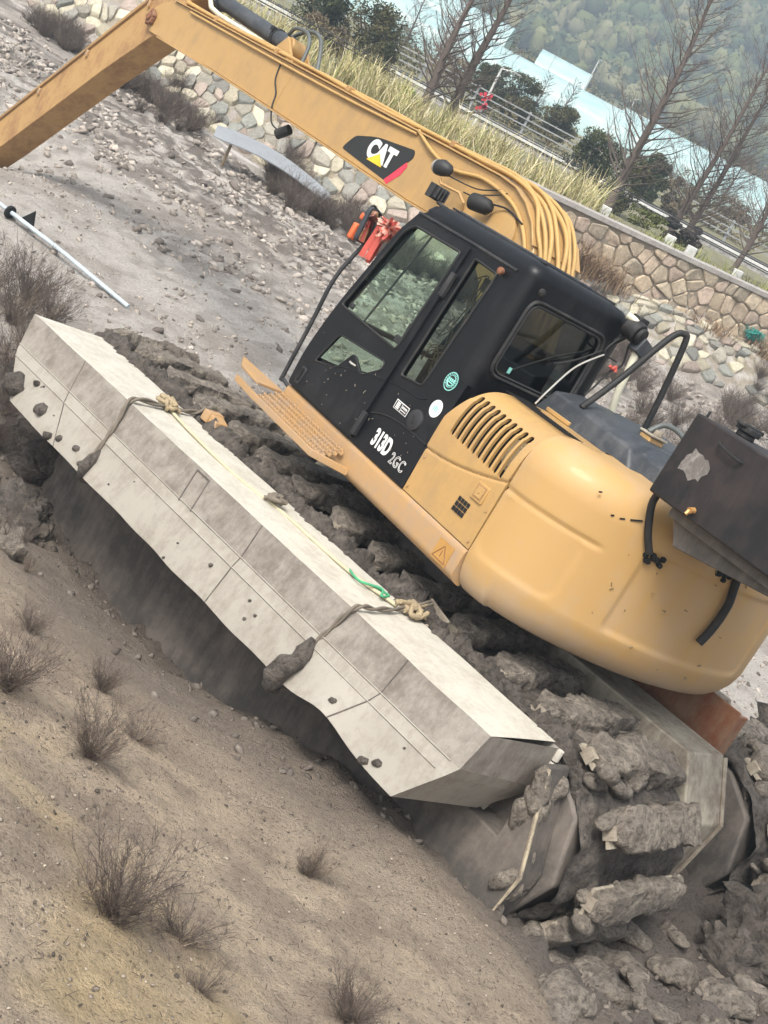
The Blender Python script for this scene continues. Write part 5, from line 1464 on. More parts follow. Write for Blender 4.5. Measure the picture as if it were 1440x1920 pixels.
MB().tube(bezier([(3.1, 0.115, 2.20), (2.75, 0.125, 2.10), (2.4, 0.125, 2.06), (2.0, 0.12, 2.11), (1.55, 0.12, 2.05), (1.25, 0.115, 1.88), (1.08, 0.115, 1.65), (0.98, 0.11, 1.3)], 7), 0.016, 8).build('side_line', 'yellow_hose', boom, smooth=60)
MB().tube(bezier([(8.0, 0.12, 2.17), (7.0, 0.122, 2.16), (5.5, 0.122, 2.15), (4.2, 0.122, 2.15), (3.1, 0.118, 2.17)], 7), 0.013, 8).build('side_line', 'yellow_hose', boom, smooth=60)
cl = MB()
for x in (7.4, 5.9, 4.4, 2.6): cl.box((x - 0.03, BY1, 2.21), (x + 0.03, BY0 + 0.02, 2.262))
cl.build('line_clamp', 'yellow_rusty', boom, bevel=0.006)
MB().box((5.44, 0.1005, 1.76), (5.452, 0.103, 2.17)).build('weld_seam', 'yellow_hose', boom)
hw = MB(); hw.tube(bezier([(5.72, 0.105, 2.17), (5.66, 0.11, 2.0), (5.52, 0.108, 1.88), (5.46, 0.11, 1.75), (5.34, 0.09, 1.62), (5.15, 0.06, 1.60)], 7), 0.008, 6)
hw.cyl((5.22, 0.06, 1.56), (5.12, 0.02, 1.66), 0.05, 10); hw.build('hanging_lamp', 'rubber', boom)
# round boss, work lamps
bs = MB(); bs.tube([(1.55, 0.10, 1.80), (1.55, 0.125, 1.80), (1.55, 0.13, 1.80)], [0.20, 0.20, 0.17], 36); bs.build('boom_boss', 'yellow', boom, smooth=40)
wl = MB(); wl.tube([(2.42, 0.27, 2.02), (2.39, 0.27, 2.02), (2.35, 0.26, 2.03), (2.29, 0.24, 2.035), (2.26, 0.235, 2.035)], [0.015, 0.062, 0.066, 0.048, 0.015], 22)
lamp = wl.build('work_lamp', 'black_plastic', boom, smooth=50)
lf = MB(); lf.tube([(2.425, 0.272, 2.02), (2.40, 0.27, 2.02)], [0.052, 0.061], 22); lf.build('lamp_lens', 'bright_steel', lamp)
MB().tube([(2.33, 0.25, 1.95), (2.30, 0.24, 1.92), (2.13, 0.17, 1.93), (2.06, 0.14, 1.88), (2.07, 0.11, 1.82)], 0.013, 6).build('lamp_bracket', 'yellow_rusty', lamp)
wl = MB(); wl.tube([(1.86, 0.24, 1.925), (1.84, 0.24, 1.925), (1.77, 0.22, 1.935), (1.70, 0.19, 1.94), (1.67, 0.17, 1.945)], [0.025, 0.066, 0.068, 0.060, 0.025], 18)
lamp2 = wl.build('work_lamp', 'rubber', boom, smooth=50)
ww = MB(); ww.tube(bezier([(2.30, 0.22, 2.0), (2.0, 0.14, 2.02), (1.75, 0.13, 2.10)], 6), 0.006, 5); ww.tube(bezier([(1.72, 0.18, 1.97), (1.55, 0.14, 2.0), (1.33, 0.13, 1.96)], 6), 0.008, 5); ww.tube(bezier([(1.85, 0.2, 1.99), (1.74, 0.13, 2.06), (1.66, 0.13, 2.10)], 6), 0.005, 5); ww.tube(bezier([(2.1, 0.16, 1.95), (1.95, 0.13, 1.96), (1.86, 0.2, 1.97)], 5), 0.006, 5)
ww.build('lamp_wire', 'rubber', boom)
# maker's badge on the boom
bd = round_poly([(4.04, 1.765), (3.93, 1.915), (3.62, 1.995), (3.02, 2.05), (2.99, 1.99), (3.22, 1.715)], [0.05, 0.05, 0.1, 0.03, 0.03, 0.01], 4)
badge = MB().add([(a, 0.1030, b) for a, b in bd], [tuple(range(len(bd)))]).build('badge_field', 'logo_black', boom, fix=False)
MB().add([(a, 0.1034, b) for a, b in ((3.222, 1.717), (3.16, 1.695), (3.04, 1.82), (3.01, 1.905), (3.045, 1.935))], [tuple(range(5))]).build('badge_stripe', 'logo_red', badge, fix=False)
def on_boom(x, z): return Matrix.Translation((x, 0.1055, z)) @ Matrix(((-1, 0, 0, 0), (0, 0, 1, 0), (0, 1, 0, 0), (0, 0, 0, 1)))
text_mesh('badge_lettering', 'CAT', on_boom(3.44, 1.885), 'white_print', badge, 0.215, 1.05, 0.013, 0.001, 0.93)
MB().add([(3.60, 0.1075, 1.79), (3.45, 0.1075, 1.885), (3.335, 0.1075, 1.79)], [(0, 1, 2)]).build('badge_triangle', 'logo_yellow', badge, fix=False)
# stick
SY0, SY1 = 0.065, -0.27
stick_poly = [(8.05, 2.55), (8.25, 2.68), (8.55, 2.62), (9.20, 2.07), (11.77, -0.17), (13.0, -1.24), (12.75, -1.52), (11.36, -0.44), (9.55, 1.11), (8.72, 1.76), (8.45, 2.02)]
stk = MB().prism(stick_poly, lambda a, b: (a, SY0, b), lambda a, b: (a, SY1, b)).build('stick', 'yellow_rusty', EX, bevel=0.008)
fg = MB(); strip([(12.9, -1.16), (11.77, -0.17), (9.20, 2.07), (8.55, 2.62)][::-1], SY0 + 0.03, SY1 - 0.03, 0.02); fg.build('flange', 'yellow_dirty', stk, bevel=0.003)
MB().tube(bezier([(8.5, 0.075, 2.66), (9.2, 0.085, 2.11), (10.4, 0.085, 1.06), (11.8, 0.085, -0.16), (12.8, 0.08, -1.0)], 6), 0.014, 6).build('side_line', 'yellow_hose', stk, smooth=60)
cl = MB()
for x, z in ((9.15, 2.05), (10.15, 1.18), (11.0, 0.44)): cl.box((x - 0.03, 0.05, z - 0.05), (x + 0.03, 0.10, z + 0.03))
cl.build('line_clamp', 'yellow_dirty', stk, bevel=0.006)
pv = MB(); pv.cyl((8.85, BY0, 1.915), (8.85, BY0 + 0.05, 1.915), 0.085, 24); pv.cyl((8.85, BY0 + 0.05, 1.915), (8.85, BY0 + 0.07, 1.915), 0.045, 16); pv.cyl((8.85, BY1 - 0.05, 1.915), (8.85, BY1, 1.915), 0.085, 24)
for i in range(5):
    a = i * 1.3; pv.cbox((8.85 + 0.07 * math.cos(a), BY0 + 0.03, 1.915 + 0.07 * math.sin(a)), (0.06, 0.05, 0.04), 0, Matrix.Rotation(a, 4, 'Y'))
pv.build('pivot_pin', 'rusty_plate', boom, bevel=0.01)
cy = MB(); cy.cyl((6.12, -0.13, 2.345), (7.98, -0.13, 2.445), 0.085, 22); cy.cyl((7.9, -0.13, 2.44), (8.05, -0.13, 2.45), 0.105, 22); cy.cyl((6.12, -0.13, 2.345), (6.30, -0.13, 2.355), 0.10, 22)
cyo = cy.build('stick_cylinder', 'hood_black', EX, bevel=0.008)
MB().cyl((8.0, -0.13, 2.445), (8.3, -0.13, 2.52), 0.045, 16).build('piston_rod', 'chrome', cyo)
ce = MB(); ce.cyl((6.03, -0.22, 2.34), (6.03, -0.04, 2.34), 0.09, 18); ce.prism([(6.03, 2.42), (5.7, 2.19), (6.25, 2.19)], lambda a, b: (a, -0.03, b), lambda a, b: (a, -0.0, b)); ce.prism([(6.03, 2.42), (5.7, 2.19), (6.25, 2.19)], lambda a, b: (a, -0.26, b), lambda a, b: (a, -0.23, b))
ce.build('cylinder_eye', 'yellow', cyo, bevel=0.006)
MB().tube([(8.05, -0.02, 2.42), (7.85, 0.0, 2.32), (7.6, 0.0, 2.29), (6.45, 0.0, 2.25)], 0.028, 8).build('steel_pipe', 'white_hose', cyo, smooth=60)
hs_ = MB(); hs_.tube(bezier([(6.15, -0.06, 2.44), (6.0, -0.02, 2.52), (5.72, 0.0, 2.52), (5.55, 0.02, 2.42), (5.48, 0.04, 2.25)], 7), 0.020, 8); hs_.tube(bezier([(6.2, -0.14, 2.45), (5.9, -0.12, 2.56), (5.6, -0.10, 2.52), (5.35, -0.08, 2.24)], 7), 0.020, 8); hs_.build('cylinder_hose', 'grey_hose', cyo, smooth=60)
bl = MB(); bl.cyl((6.42, -0.13, 2.36), (6.47, -0.13, 2.363), 0.098, 22); bl.cbox((6.45, -0.04, 2.42), (0.06, 0.05, 0.05)); bl.build('hose_clamp', 'rubber', cyo, bevel=0.005)

# ------------------------------------------------------------------ aluminium float lashed along the near track
FL = empty('side_float', MT)
tag(FL, 'long grey aluminium float lashed with ropes along the near track', 'float')
sect = [(1.345, -0.35), (1.985, -0.35), (2.065, -0.57), (2.085, -0.645), (2.15, -0.90), (1.36, -0.90)]
def fsec(x, k):
    """hull section at station x; k narrows the underside towards the ends"""
    return x
top = [(3.125, 1.345), (3.125, 1.985), (-1.92, 1.985), (-1.92, 1.345)]
NXF = 70
xsF = np.linspace(3.12, -1.92, NXF)
def side_pt(x, lvl):
    """points of the near side: 0 top edge, 1 first crease, 2 second crease, 3 chine"""
    y, z = [(1.985, -0.35), (2.06, -0.565), (2.085, -0.64), (2.15, -0.90)][lvl]
    fr = (3.12 - x) / 5.04
    e0 = [3.125, 3.01, 2.96, 2.70][lvl]; e1 = [-1.905, -1.90, -1.86, -1.70][lvl]
    X = e0 + (e1 - e0) * fr
    if lvl == 3:
        dent = math.exp(-((X + 1.05) / 0.22) ** 2)
        z += 0.07 * dent + 0.012 * mnoise.noise(Vector((X * 3, 0, 0))); y += 0.05 * dent + 0.02 * mnoise.noise(Vector((X * 2, 3, 0)))
    if lvl == 0:
        y += 0.012 * mnoise.noise(Vector((X * 2.5, 7, 0))) ; z += 0.006 * mnoise.noise(Vector((X * 3, 9, 0)))
    return (X, y, z)
def rows(a, b, n):
    vs = []; fs = []
    for i, x in enumerate(xsF):
        p = Vector(side_pt(x, a)); q = Vector(side_pt(x, b))
        for j in range(n + 1):
            r_ = p.lerp(q, j / n)
            r_.y += 0.010 * math.sin(PI * j / n) * mnoise.noise(Vector((r_.x * 1.8, r_.z * 4, a * 3.0)))
            vs.append(r_)
    for i in range(NXF - 1):
        for j in range(n):
            k = i * (n + 1) + j; fs.append((k, k + n + 1, k + n + 2, k + 1))
    return vs, fs
mb = MB()
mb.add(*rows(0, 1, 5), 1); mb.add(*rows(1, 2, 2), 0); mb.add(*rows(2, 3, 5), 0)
# top, bow, stern, bottom, far side
tv = []; tf = []
for i, x in enumerate(xsF):
    p = side_pt(x, 0)
    for j in range(4):
        tv.append((p[0], p[1] + (1.345 - p[1]) * j / 3, p[2] + 0.006 * math.sin(PI * j / 3) * math.sin(x * 3)))
for i in range(NXF - 1):
    for j in range(3):
        k = i * 4 + j; tf.append((k, k + 1, k + 5, k + 4))
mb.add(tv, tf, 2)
nA = [side_pt(3.12, l) for l in range(4)]; nF = [(p[0], 1.345 if l < 3 else 1.40, p[2]) for l, p in enumerate(nA)]
for l in range(3): mb.add([nA[l], nA[l + 1], nF[l + 1], nF[l]], [(0, 1, 2, 3)], 0)
sA = [side_pt(-1.92, l) for l in range(4)]; sF = [(-1.945, 1.345, -0.365), (-1.94, 1.36, -0.625), (-1.92, 1.37, -0.69), (-1.80, 1.50, -0.885)]
for l in range(3): mb.add([sA[l], sF[l], sF[l + 1], sA[l + 1]], [(0, 1, 2, 3)], 1 if l == 0 else 0)
bv = []; bf = []
for i, x in enumerate(xsF):
    p = side_pt(x, 3); bv += [p, (p[0], 1.42, -0.90)]
for i in range(NXF - 1): bf.append((2 * i, 2 * i + 1, 2 * i + 3, 2 * i + 2))
mb.add(bv, bf, 0)
mb.add([(3.125, 1.345, -0.35), nF[3], (-1.80, 1.42, -0.90), (-1.945, 1.345, -0.365)], [(0, 1, 2, 3)], 0)
hull = mb.build('hull', ['aluminium', 'aluminium_dirty', 'aluminium_toplit'], FL, smooth=22)
for lvl in (1, 2):
    MB().tube([Vector(side_pt(x, lvl)) + Vector((0, 0.003, 0)) for x in xsF[::2]], 0.0045, 5).build('weld_bead', 'aluminium', FL, smooth=60)
hg = MB()
for z0, z1 in ((-0.37, -0.44), (-0.45, -0.56), (-0.565, -0.64)):
    hg.tube([(-1.955, 1.335, z0), (-1.955, 1.335, z1)], 0.022, 10)
hg.build('hinge_lug', 'aluminium_toplit', FL, bevel=0.003)
pp = MB(); a, b, c2, d = [Vector(side_pt(x, l)) for x, l in ((0.72, 0), (0.86, 0), (0.86, 1), (0.72, 1))]
off = Vector((0, 0.006, 0))
for p, q in ((a.lerp(d, 0.1), a.lerp(d, 1.05)), (b.lerp(c2, 0.1), b.lerp(c2, 1.05)), (a.lerp(d, 0.1), b.lerp(c2, 0.1))): pp.tube([p + off, q + off], 0.005, 5)
pp.build('patch_seam', 'pontoon_steel', FL)
for xj in (2.35, 0.15, -1.25):
    jm = MB(); jm.tube([Vector(side_pt(xj, l)) + Vector((0, 0.003, 0)) for l in range(4)], 0.004, 5); jm.build('panel_joint', 'pontoon_steel', FL)
for i in range(0):
    pass
random.seed(31)
for (x, fl_, r_) in ((2.62, 0.55, 0.05), (2.45, 0.9, 0.035), (2.30, 0.75, 0.028), (2.05, 0.62, 0.03), (1.95, 0.8, 0.02), (2.75, 0.15, 0.025), (-1.15, 0.6, 0.022), (-1.60, 0.92, 0.028), (-1.66, 0.75, 0.025), (0.3, 0.3, 0.012), (-0.2, 0.6, 0.012), *[(random.uniform(-1.7, 2.7), random.uniform(0.05, 0.98), random.uniform(0.004, 0.011)) for _ in range(12)]):
    p = Vector(side_pt(x, 2)).lerp(Vector(side_pt(x, 3)), fl_)
    lumpy([p + Vector((-r_, 0, r_ * 0.6)), p + Vector((-r_ * 0.4, 0.004, 0.2 * r_)), p + Vector((r_ * 0.4, 0.004, -0.2 * r_)), p + Vector((r_, 0, -r_ * 0.6))], [r_ * 0.5, r_ * 0.9, r_ * 0.8, r_ * 0.4], int(x * 10) + 40, 8, 0.5, 20).build('mud_splat', 'mud_dark', FL, smooth=80)
# ropes and their mud
def rope(name, pts, r, mat_, label, n=6, strands=1, group=None):
    mb = MB(); path = bezier(pts, n)
    if strands == 1: mb.tube(path, r, 7)
    else:
        for k in range(strands):
            q = []
            for i, p in enumerate(path):
                a = i * 0.55 + k * 2 * PI / strands
                q.append(p + Vector((math.cos(a), math.sin(a) * 0.4, math.sin(a))) * r * 0.75)
            mb.tube(q, r * 0.75, 6)
    o = mb.build(name, mat_, None, smooth=70); o.matrix_world = MT
    tag(o, label, 'rope', group)
    return o
def fy(z): return 1.985 + (-0.35 - z) * 0.31
r1 = rope('lashing_rope', [(1.86, 1.23, -0.27), (1.84, 1.36, -0.315), (1.80, 1.66, -0.325), (1.73, 1.99, -0.325), (1.68, fy(-.5) + .02, -0.50), (1.66, fy(-.65) + .02, -0.66), (1.63, 2.16, -0.86), (1.62, 2.10, -0.93), (1.62, 1.6, -0.94)], 0.014, 'rope_grey', 'grey doubled rope wrapped round the front half of the float', 8, 2)
r2 = rope('lashing_rope', [(-0.66, 1.23, -0.25), (-0.68, 1.5, -0.32), (-0.74, 1.80, -0.325), (-0.76, 1.99, -0.325), (-0.72, fy(-.5) + .01, -0.50), (-0.70, fy(-.65) + .015, -0.66), (-0.70, 2.165, -0.88), (-0.70, 2.1, -0.93), (-0.7, 1.6, -0.94)], 0.012, 'rope_grey', 'thin muddy rope wrapped round the rear half of the float', 8, 2)
rope('deck_rope', [(1.86, 1.58, -0.335), (1.55, 1.62, -0.34), (1.2, 1.66, -0.34), (0.8, 1.67, -0.34), (0.45, 1.60, -0.34), (0.1, 1.59, -0.34), (-0.3, 1.57, -0.34), (-0.62, 1.47, -0.335)], 0.012, 'rope_yellow', 'thin yellowish rope lying lengthwise along the float top', 8)
rope('green_twine', [(-0.25, 1.57, -0.333), (-0.40, 1.62, -0.325), (-0.48, 1.50, -0.31), (-0.55, 1.56, -0.325), (-0.52, 1.46, -0.325), (-0.42, 1.50, -0.33)], 0.008, 'rope_green', 'short tangle of green twine on the float top', 6)
for (x, y, nm, mt_, sd, lb_) in ((1.83, 1.60, 'rope_knot', 'rope_tan', 5, 'thick tan rope knot on the front part of the float'), (0.52, 1.60, 'rope_knot', 'rope_grey', 6, 'muddy rope knot at the middle of the float top'), (-0.68, 1.42, 'rope_knot', 'rope_tan', 7, 'tan rope bundle tied to the bracket near the float stern')):
    random.seed(sd); mb = MB(); c = Vector((x, y, -0.31))
    for i in range(4 if sd == 6 else 6):
        pts = [c + Vector((random.uniform(-.08, .08), random.uniform(-.06, .06) * (1.6 if sd == 7 else 1), random.uniform(-.02, .035))) for _ in range(5)]
        mb.tube(bezier(pts, 5), 0.015, 7)
    if sd == 7: mb.tube(bezier([c, c + Vector((0.02, -0.12, 0.03)), c + Vector((0.03, -0.22, 0.03))], 5), 0.02, 7)
    o = mb.build(nm, mt_, None, smooth=70); o.matrix_world = MT; tag(o, lb_, 'rope')
lump_ = lumpy([(-0.69, 2.09, -0.60), (-0.70, 2.13, -0.68), (-0.72, 2.15, -0.74), (-0.68, 2.17, -0.80), (-0.66, 2.18, -0.88), (-0.66, 2.17, -0.95), (-0.64, 2.15, -0.99)], [0.02, 0.05, 0.04, 0.07, 0.075, 0.05, 0.015], 77, 12, 0.5, 14).build('mud_clump', 'mud_dark', None, smooth=80)
lump_.matrix_world = MT; tag(lump_, 'dark wet mud clump stuck on the rear rope of the float', 'mud')
lump_ = lumpy([(1.64, 2.10, -0.70), (1.63, 2.13, -0.76), (1.63, 2.16, -0.84), (1.62, 2.17, -0.92)], [0.012, 0.03, 0.04, 0.02], 78, 10, 0.5, 14).build('mud_clump', 'mud_dark', None, smooth=80)
lump_.matrix_world = MT; tag(lump_, 'small mud clump on the front rope at the float chine', 'mud')
lump_ = lumpy([(2.76, 2.10, -0.70), (2.75, 2.13, -0.76), (2.72, 2.14, -0.82), (2.70, 2.14, -0.86)], [0.03, 0.075, 0.08, 0.02], 79, 12, 0.5, 14).build('mud_clump', 'mud_dark', None, smooth=80)
lump_.matrix_world = MT; tag(lump_, 'round mud clump stuck on the bow end of the float', 'mud')
bk = MB(); bk.box((1.70, 1.19, -0.32), (1.78, 1.33, -0.24)); bk.prism([(1.70, -0.32), (1.60, -0.34), (1.62, -0.27), (1.72, -0.24)], lambda a, b: (a, 1.20, b), lambda a, b: (a, 1.32, b)); o = bk.build('lashing_bracket', 'yellow_dirty', trk, bevel=0.006)
bk = MB(); bk.prism([(-0.60, -0.34), (-0.80, -0.37), (-0.82, -0.28), (-0.62, -0.24)], lambda a, b: (a, 1.19, b), lambda a, b: (a, 1.21, b)); bk.box((-0.80, 1.19, -0.37), (-0.6, 1.32, -0.35)); o = bk.build('lashing_bracket', 'dusty_steel', trk, bevel=0.004)

# ------------------------------------------------------------------ near ground: clods, shrubs, stray things
def ico():
    bm = bmesh.new(); bmesh.ops.create_icosphere(bm, subdivisions=1, radius=1.0)
    v = np.array([x.co[:] for x in bm.verts]); f = np.array([[q.index for q in p.verts] for p in bm.faces]); bm.free(); return v, f
IV, IF = ico()
def clod_field(name, pts, rad, cols, label, seed, squash=0.6):
    g = np.random.default_rng(seed); n = len(pts)
    V = np.repeat(IV[None], n, 0) * g.uniform(0.62, 1.3, (n, len(IV), 1))
    sc_ = rad[:, None] * np.stack([g.uniform(.7, 1.4, n), g.uniform(.7, 1.4, n), g.uniform(.4, .9, n) * squash / 0.6], 1)
    V = V * sc_[:, None, :]
    a = g.uniform(0, 2 * PI, n); ca, sa = np.cos(a)[:, None], np.sin(a)[:, None]
    X = V[..., 0] * ca - V[..., 1] * sa; Y = V[..., 0] * sa + V[..., 1] * ca
    tx = g.normal(0, .4, (n, 1)); Z = V[..., 2] + X * tx
    z0 = ground_z(pts[:, 0], pts[:, 1])
    P = np.stack([X + pts[:, :1], Y + pts[:, 1:2], Z + (z0 + rad * 0.15)[:, None]], -1).reshape(-1, 3)
    Fa = (IF[None] + (np.arange(n) * len(IV))[:, None, None]).reshape(-1, 3)
    c = np.asarray(cols)[g.integers(0, len(cols), n)] * g.uniform(.75, 1.2, (n, 1))
    o = np_mesh(name, P, Fa, 'clod', None, np.repeat(c, len(IV), 0))
    return tag(o, label, 'mud', kind='stuff')
attrmat('clod', 0.8, bump_scale=40.0)
g = np.random.default_rng(5)
MC = [(0.32, 0.28, 0.24), (0.19, 0.163, 0.14), (0.48, 0.425, 0.37), (0.39, 0.34, 0.29)]
# mid-field clods
x = g.uniform(-11, 8, 26000); y = g.uniform(13, 28, 26000)
bk_, ch_, cd_, ss_, td_ = masks(x, y)
keep = g.random(26000) < (cd_ * 0.62 + 0.035) * (fbm(x * 1.1, y * 1.1, 3, 9) > 0.43)
keep &= ss_ < 0.2
pts = np.stack([x, y], 1)[keep]
clod_field('mud_clods_mid', pts, g.uniform(0.018, 0.07, len(pts)) * (1 + 0.5 * (g.random(len(pts)) < 0.08)), MC, 'broken mud clods strewn over the flat toward the far bank', 1)
# fine speckle of small lumps over the pale flat
x = g.uniform(-10, 8, 20000); y = g.uniform(10.5, 27, 20000)
bk_, ch_, cd_, ss_, td_ = masks(x, y)
keep = (g.random(20000) < 0.25 + 0.6 * (fbm(x * 1.6, y * 1.6, 3, 29) > 0.5)) & (ss_ < 0.3) & (td_ > 0.1)
pts = np.stack([x, y], 1)[keep]
clod_field('mud_speckle', pts, 0.008 + 0.03 * g.random(len(pts)) ** 2, MC, 'fine small lumps speckling the pale mud flat', 6)
# churned mud beside the tracks
x = g.uniform(-5, 5.5, 60000); y = g.uniform(4, 15, 60000)
bk_, ch_, cd_, ss_, td_ = masks(x, y)
keep = (g.random(60000) < ch_ * 0.6) & (td_ > 0.03) & (bk_ < 0.25)
pts = np.stack([x, y], 1)[keep]
clod_field('mud_clods_near', pts, 0.006 + 0.026 * g.random(len(pts)) ** 3, [(0.15, 0.128, 0.108), (0.115, 0.097, 0.082), (0.19, 0.162, 0.137)], 'churned wet mud lumps round the tracks', 2, 0.7)
# crumbs and chips on the dry slope
x = g.uniform(-3, 3.5, 30000); y = g.uniform(2.2, 8.2, 30000)
bk_, ch_, cd_, ss_, td_ = masks(x, y)
keep = (bk_ > 0.3) & (g.random(30000) < 0.25 + 0.6 * (fbm(x * 2.2, y * 2.2, 3, 19) > 0.55))
pts = np.stack([x, y], 1)[keep]
clod_field('soil_crumbs', pts, 0.0022 + 0.008 * g.random(len(pts)) ** 3, [(0.16, 0.13, 0.105), (0.30, 0.25, 0.2), (0.10, 0.082, 0.068), (0.34, 0.285, 0.225)], 'small soil crumbs scattered over the dry slope', 3)
# straw bits lying on the dry slope
gs = np.random.default_rng(6); n = 3000
x = gs.uniform(-2.5, 3.0, n); y = gs.uniform(2.4, 8.0, n); bk_ = masks(x, y)[0]; k = bk_ > 0.35; x, y = x[k], y[k]; n = len(x)
a = gs.uniform(0, 2 * PI, n); L = gs.uniform(0.004, 0.02, n); w = 0.0012; z = ground_z(x, y) + 0.006
dxs, dys = np.cos(a) * L, np.sin(a) * L; nxs, nys = -np.sin(a) * w, np.cos(a) * w
P = np.stack([np.stack([x - dxs - nxs, y - dys - nys, z], 1), np.stack([x - dxs + nxs, y - dys + nys, z], 1), np.stack([x + dxs + nxs, y + dys + nys, z + 0.006], 1), np.stack([x + dxs - nxs, y + dys - nys, z + 0.006], 1)], 1).reshape(-1, 3)
c = np.array([(0.07, 0.055, 0.045), (0.12, 0.095, 0.075), (0.34, 0.29, 0.2)])[gs.choice(3, n, p=[.5, .38, .12])]
tag(np_mesh('dry_litter', P, np.arange(n * 4).reshape(-1, 4), 'leaves', None, np.repeat(c, 4, 0)), 'fine dead twigs littering the dry slope', 'litter', kind='stuff')

# twiggy salt-marsh shrubs
def shrub_mesh(seed, stems, h, spread, thick, tan=0.2):
    rd_ = random.Random(seed); V = []; Fq = []; C = []
    def tw(p, q, r0, r1, c):
        t = (q - p); t = t.normalized() if t.length > 1e-6 else Vector((0, 0, 1)); u = t.orthogonal().normalized(); w = t.cross(u); o = len(V)
        for P_, r in ((p, r0), (q, r1)):
            for j in range(3):
                a_ = 2.094 * j; V.append(tuple(P_ + (u * math.cos(a_) + w * math.sin(a_)) * r)); C.append(c)
        for j in range(3): Fq.append((o + j, o + (j + 1) % 3, o + 3 + (j + 1) % 3, o + 3 + j))
    for i in range(stems):
        a_ = rd_.uniform(0, 2 * PI); el = rd_.uniform(0.25, 1.0)
        d = Vector((math.cos(a_) * spread * (1.15 - el * 0.6), math.sin(a_) * spread * (1.15 - el * 0.6), 0.45 + el * 0.6)).normalized()
        p = Vector((rd_.gauss(0, .06), rd_.gauss(0, .06), 0)) * h; L = h * rd_.uniform(0.5, 1.1); r = thick * rd_.uniform(.7, 1.2)
        base = (0.40, 0.32, 0.235) if rd_.random() < tan else rd_.choice(((0.15, 0.115, 0.097), (0.19, 0.15, 0.125), (0.11, 0.088, 0.075), (0.24, 0.195, 0.16)))
        for k in range(4):
            q = p + d * L * 0.27; tw(p, q, r * (1 - k * .2), r * (.8 - k * .2), base)
            for _ in range(3 if k else 1):
                d2 = (d + Vector((rd_.gauss(0, .55), rd_.gauss(0, .55), rd_.gauss(0.1, .35)))).normalized(); l2 = L * rd_.uniform(.12, .30); q2 = p.lerp(q, rd_.random())
                tw(q2, q2 + d2 * l2, r * .55, r * .3, base)
                if rd_.random() < 0.6:
                    d3 = (d2 + Vector((rd_.gauss(0, .6), rd_.gauss(0, .6), rd_.gauss(0, .5)))).normalized(); q3 = q2 + d2 * l2 * rd_.random(); tw(q3, q3 + d3 * l2 * .5, r * .4, r * .25, base)
            p = q; d = (d + Vector((rd_.gauss(0, .16), rd_.gauss(0, .16), 0.10))).normalized()
    me = np_mesh('dry_shrub', np.array(V), np.array(Fq), 'leaves', None, np.array(C)); d = me.data; bpy.data.objects.remove(me); return d
SM = [shrub_mesh(50 + i, 95, 0.34, 0.8, 0.0020, 0.10) for i in range(4)] + [shrub_mesh(60, 40, 0.30, 0.55, 0.0018, 0.75), shrub_mesh(61, 55, 0.16, 1.3, 0.0018, 0.2)]
def shrub(k, x, y, s, label, rz, group=None):
    o = bpy.data.objects.new('dry_shrub', SM[k]); COL.objects.link(o)
    o.location = (x, y, gz1(x, y) - 0.01); o.scale = (s, s, s); o.rotation_euler = (0, 0, rz)
    return tag(o, label, 'shrub', group)
shrub(0, -0.62, 5.15, 0.85, 'wiry grey shrub on the dry slope left of the float middle', 0.3)
shrub(1, -0.87, 6.35, 0.62, 'dark small shrub on the slope close under the float', 1.2)
shrub(5, -0.55, 5.95, 1.1, 'low sprawling grey twigs on the slope below the float', 2.0)
shrub(2, -1.12, 5.35, 0.95, 'dark shrub cut by the left picture edge on the slope', 0.7)
shrub(1, -0.16, 3.85, 1.02, 'densest dark shrub in the lower left foreground', 2.2)
shrub(5, 0.07, 4.05, 1.25, 'low spreading twigs right beside the densest foreground shrub', 0.1)
shrub(5, 0.21, 3.80, 0.75, 'small greenish dark shrub below the spreading twigs', 1.5)
shrub(4, 0.50, 5.47, 0.72, 'pale straw shrub alone in the middle of the slope', 0.4)
shrub(3, 0.46, 5.44, 0.42, 'small dark shrub at the base of the pale straw one', 0.9)
shrub(0, 0.77, 4.25, 0.72, 'shrub cut by the bottom picture edge', 1.9)
shrub(2, -1.38, 6.55, 0.55, 'small shrub on the slope at the left edge below the mud roll', 2.8)
shrub(3, -2.02, 7.95, 0.8, 'shrub at the left edge beside the fallen mud roll', 0.2)
shrub(4, -1.80, 7.75, 0.5, 'thin pale twigs standing by the fallen mud roll', 1.1)
for i, (x, y, s) in enumerate(((-3.8, 11.9, 1.5), (-4.0, 12.7, 1.6), (-3.6, 12.3, 1.3), (-4.3, 12.2, 1.6), (-3.3, 10.7, 1.2), (-3.0, 10.1, 1.0), (-2.85, 9.5, 0.9), (-3.9, 11.2, 1.4), (-3.45, 11.4, 1.2))):
    shrub(i % 4, x, y, s, 'brown shrub in the clump beyond the float bow', i * 1.3, 'brown shrubs in a clump beyond the float bow')
gsr = random.Random(17); nn_ = 0
while nn_ < 230:
    x = gsr.uniform(-11, 7.5); s_b = gsr.gauss(-0.35, 0.55) if x < 0 else gsr.gauss(-1.2, 1.3)
    y = float(toe_y(np.array(x))) + s_b
    if vnoise(np.array(x * 0.55), np.array(y * 0.55), 7) < 0.35 or s_b > 1.6: continue
    shrub(gsr.randrange(4), x, y, gsr.uniform(0.8, 1.6), 'low dry brown shrub at the foot of the stone bank, ' + ('left of the stick' if x < -7 else 'between stick and grey sheet' if x < -5 else 'round the grey sheet' if x < -3 else 'behind the cab' if x < 1.5 else 'right of the cab'), gsr.uniform(0, 6), 'low dry shrubs along the foot of the stone bank'); nn_ += 1
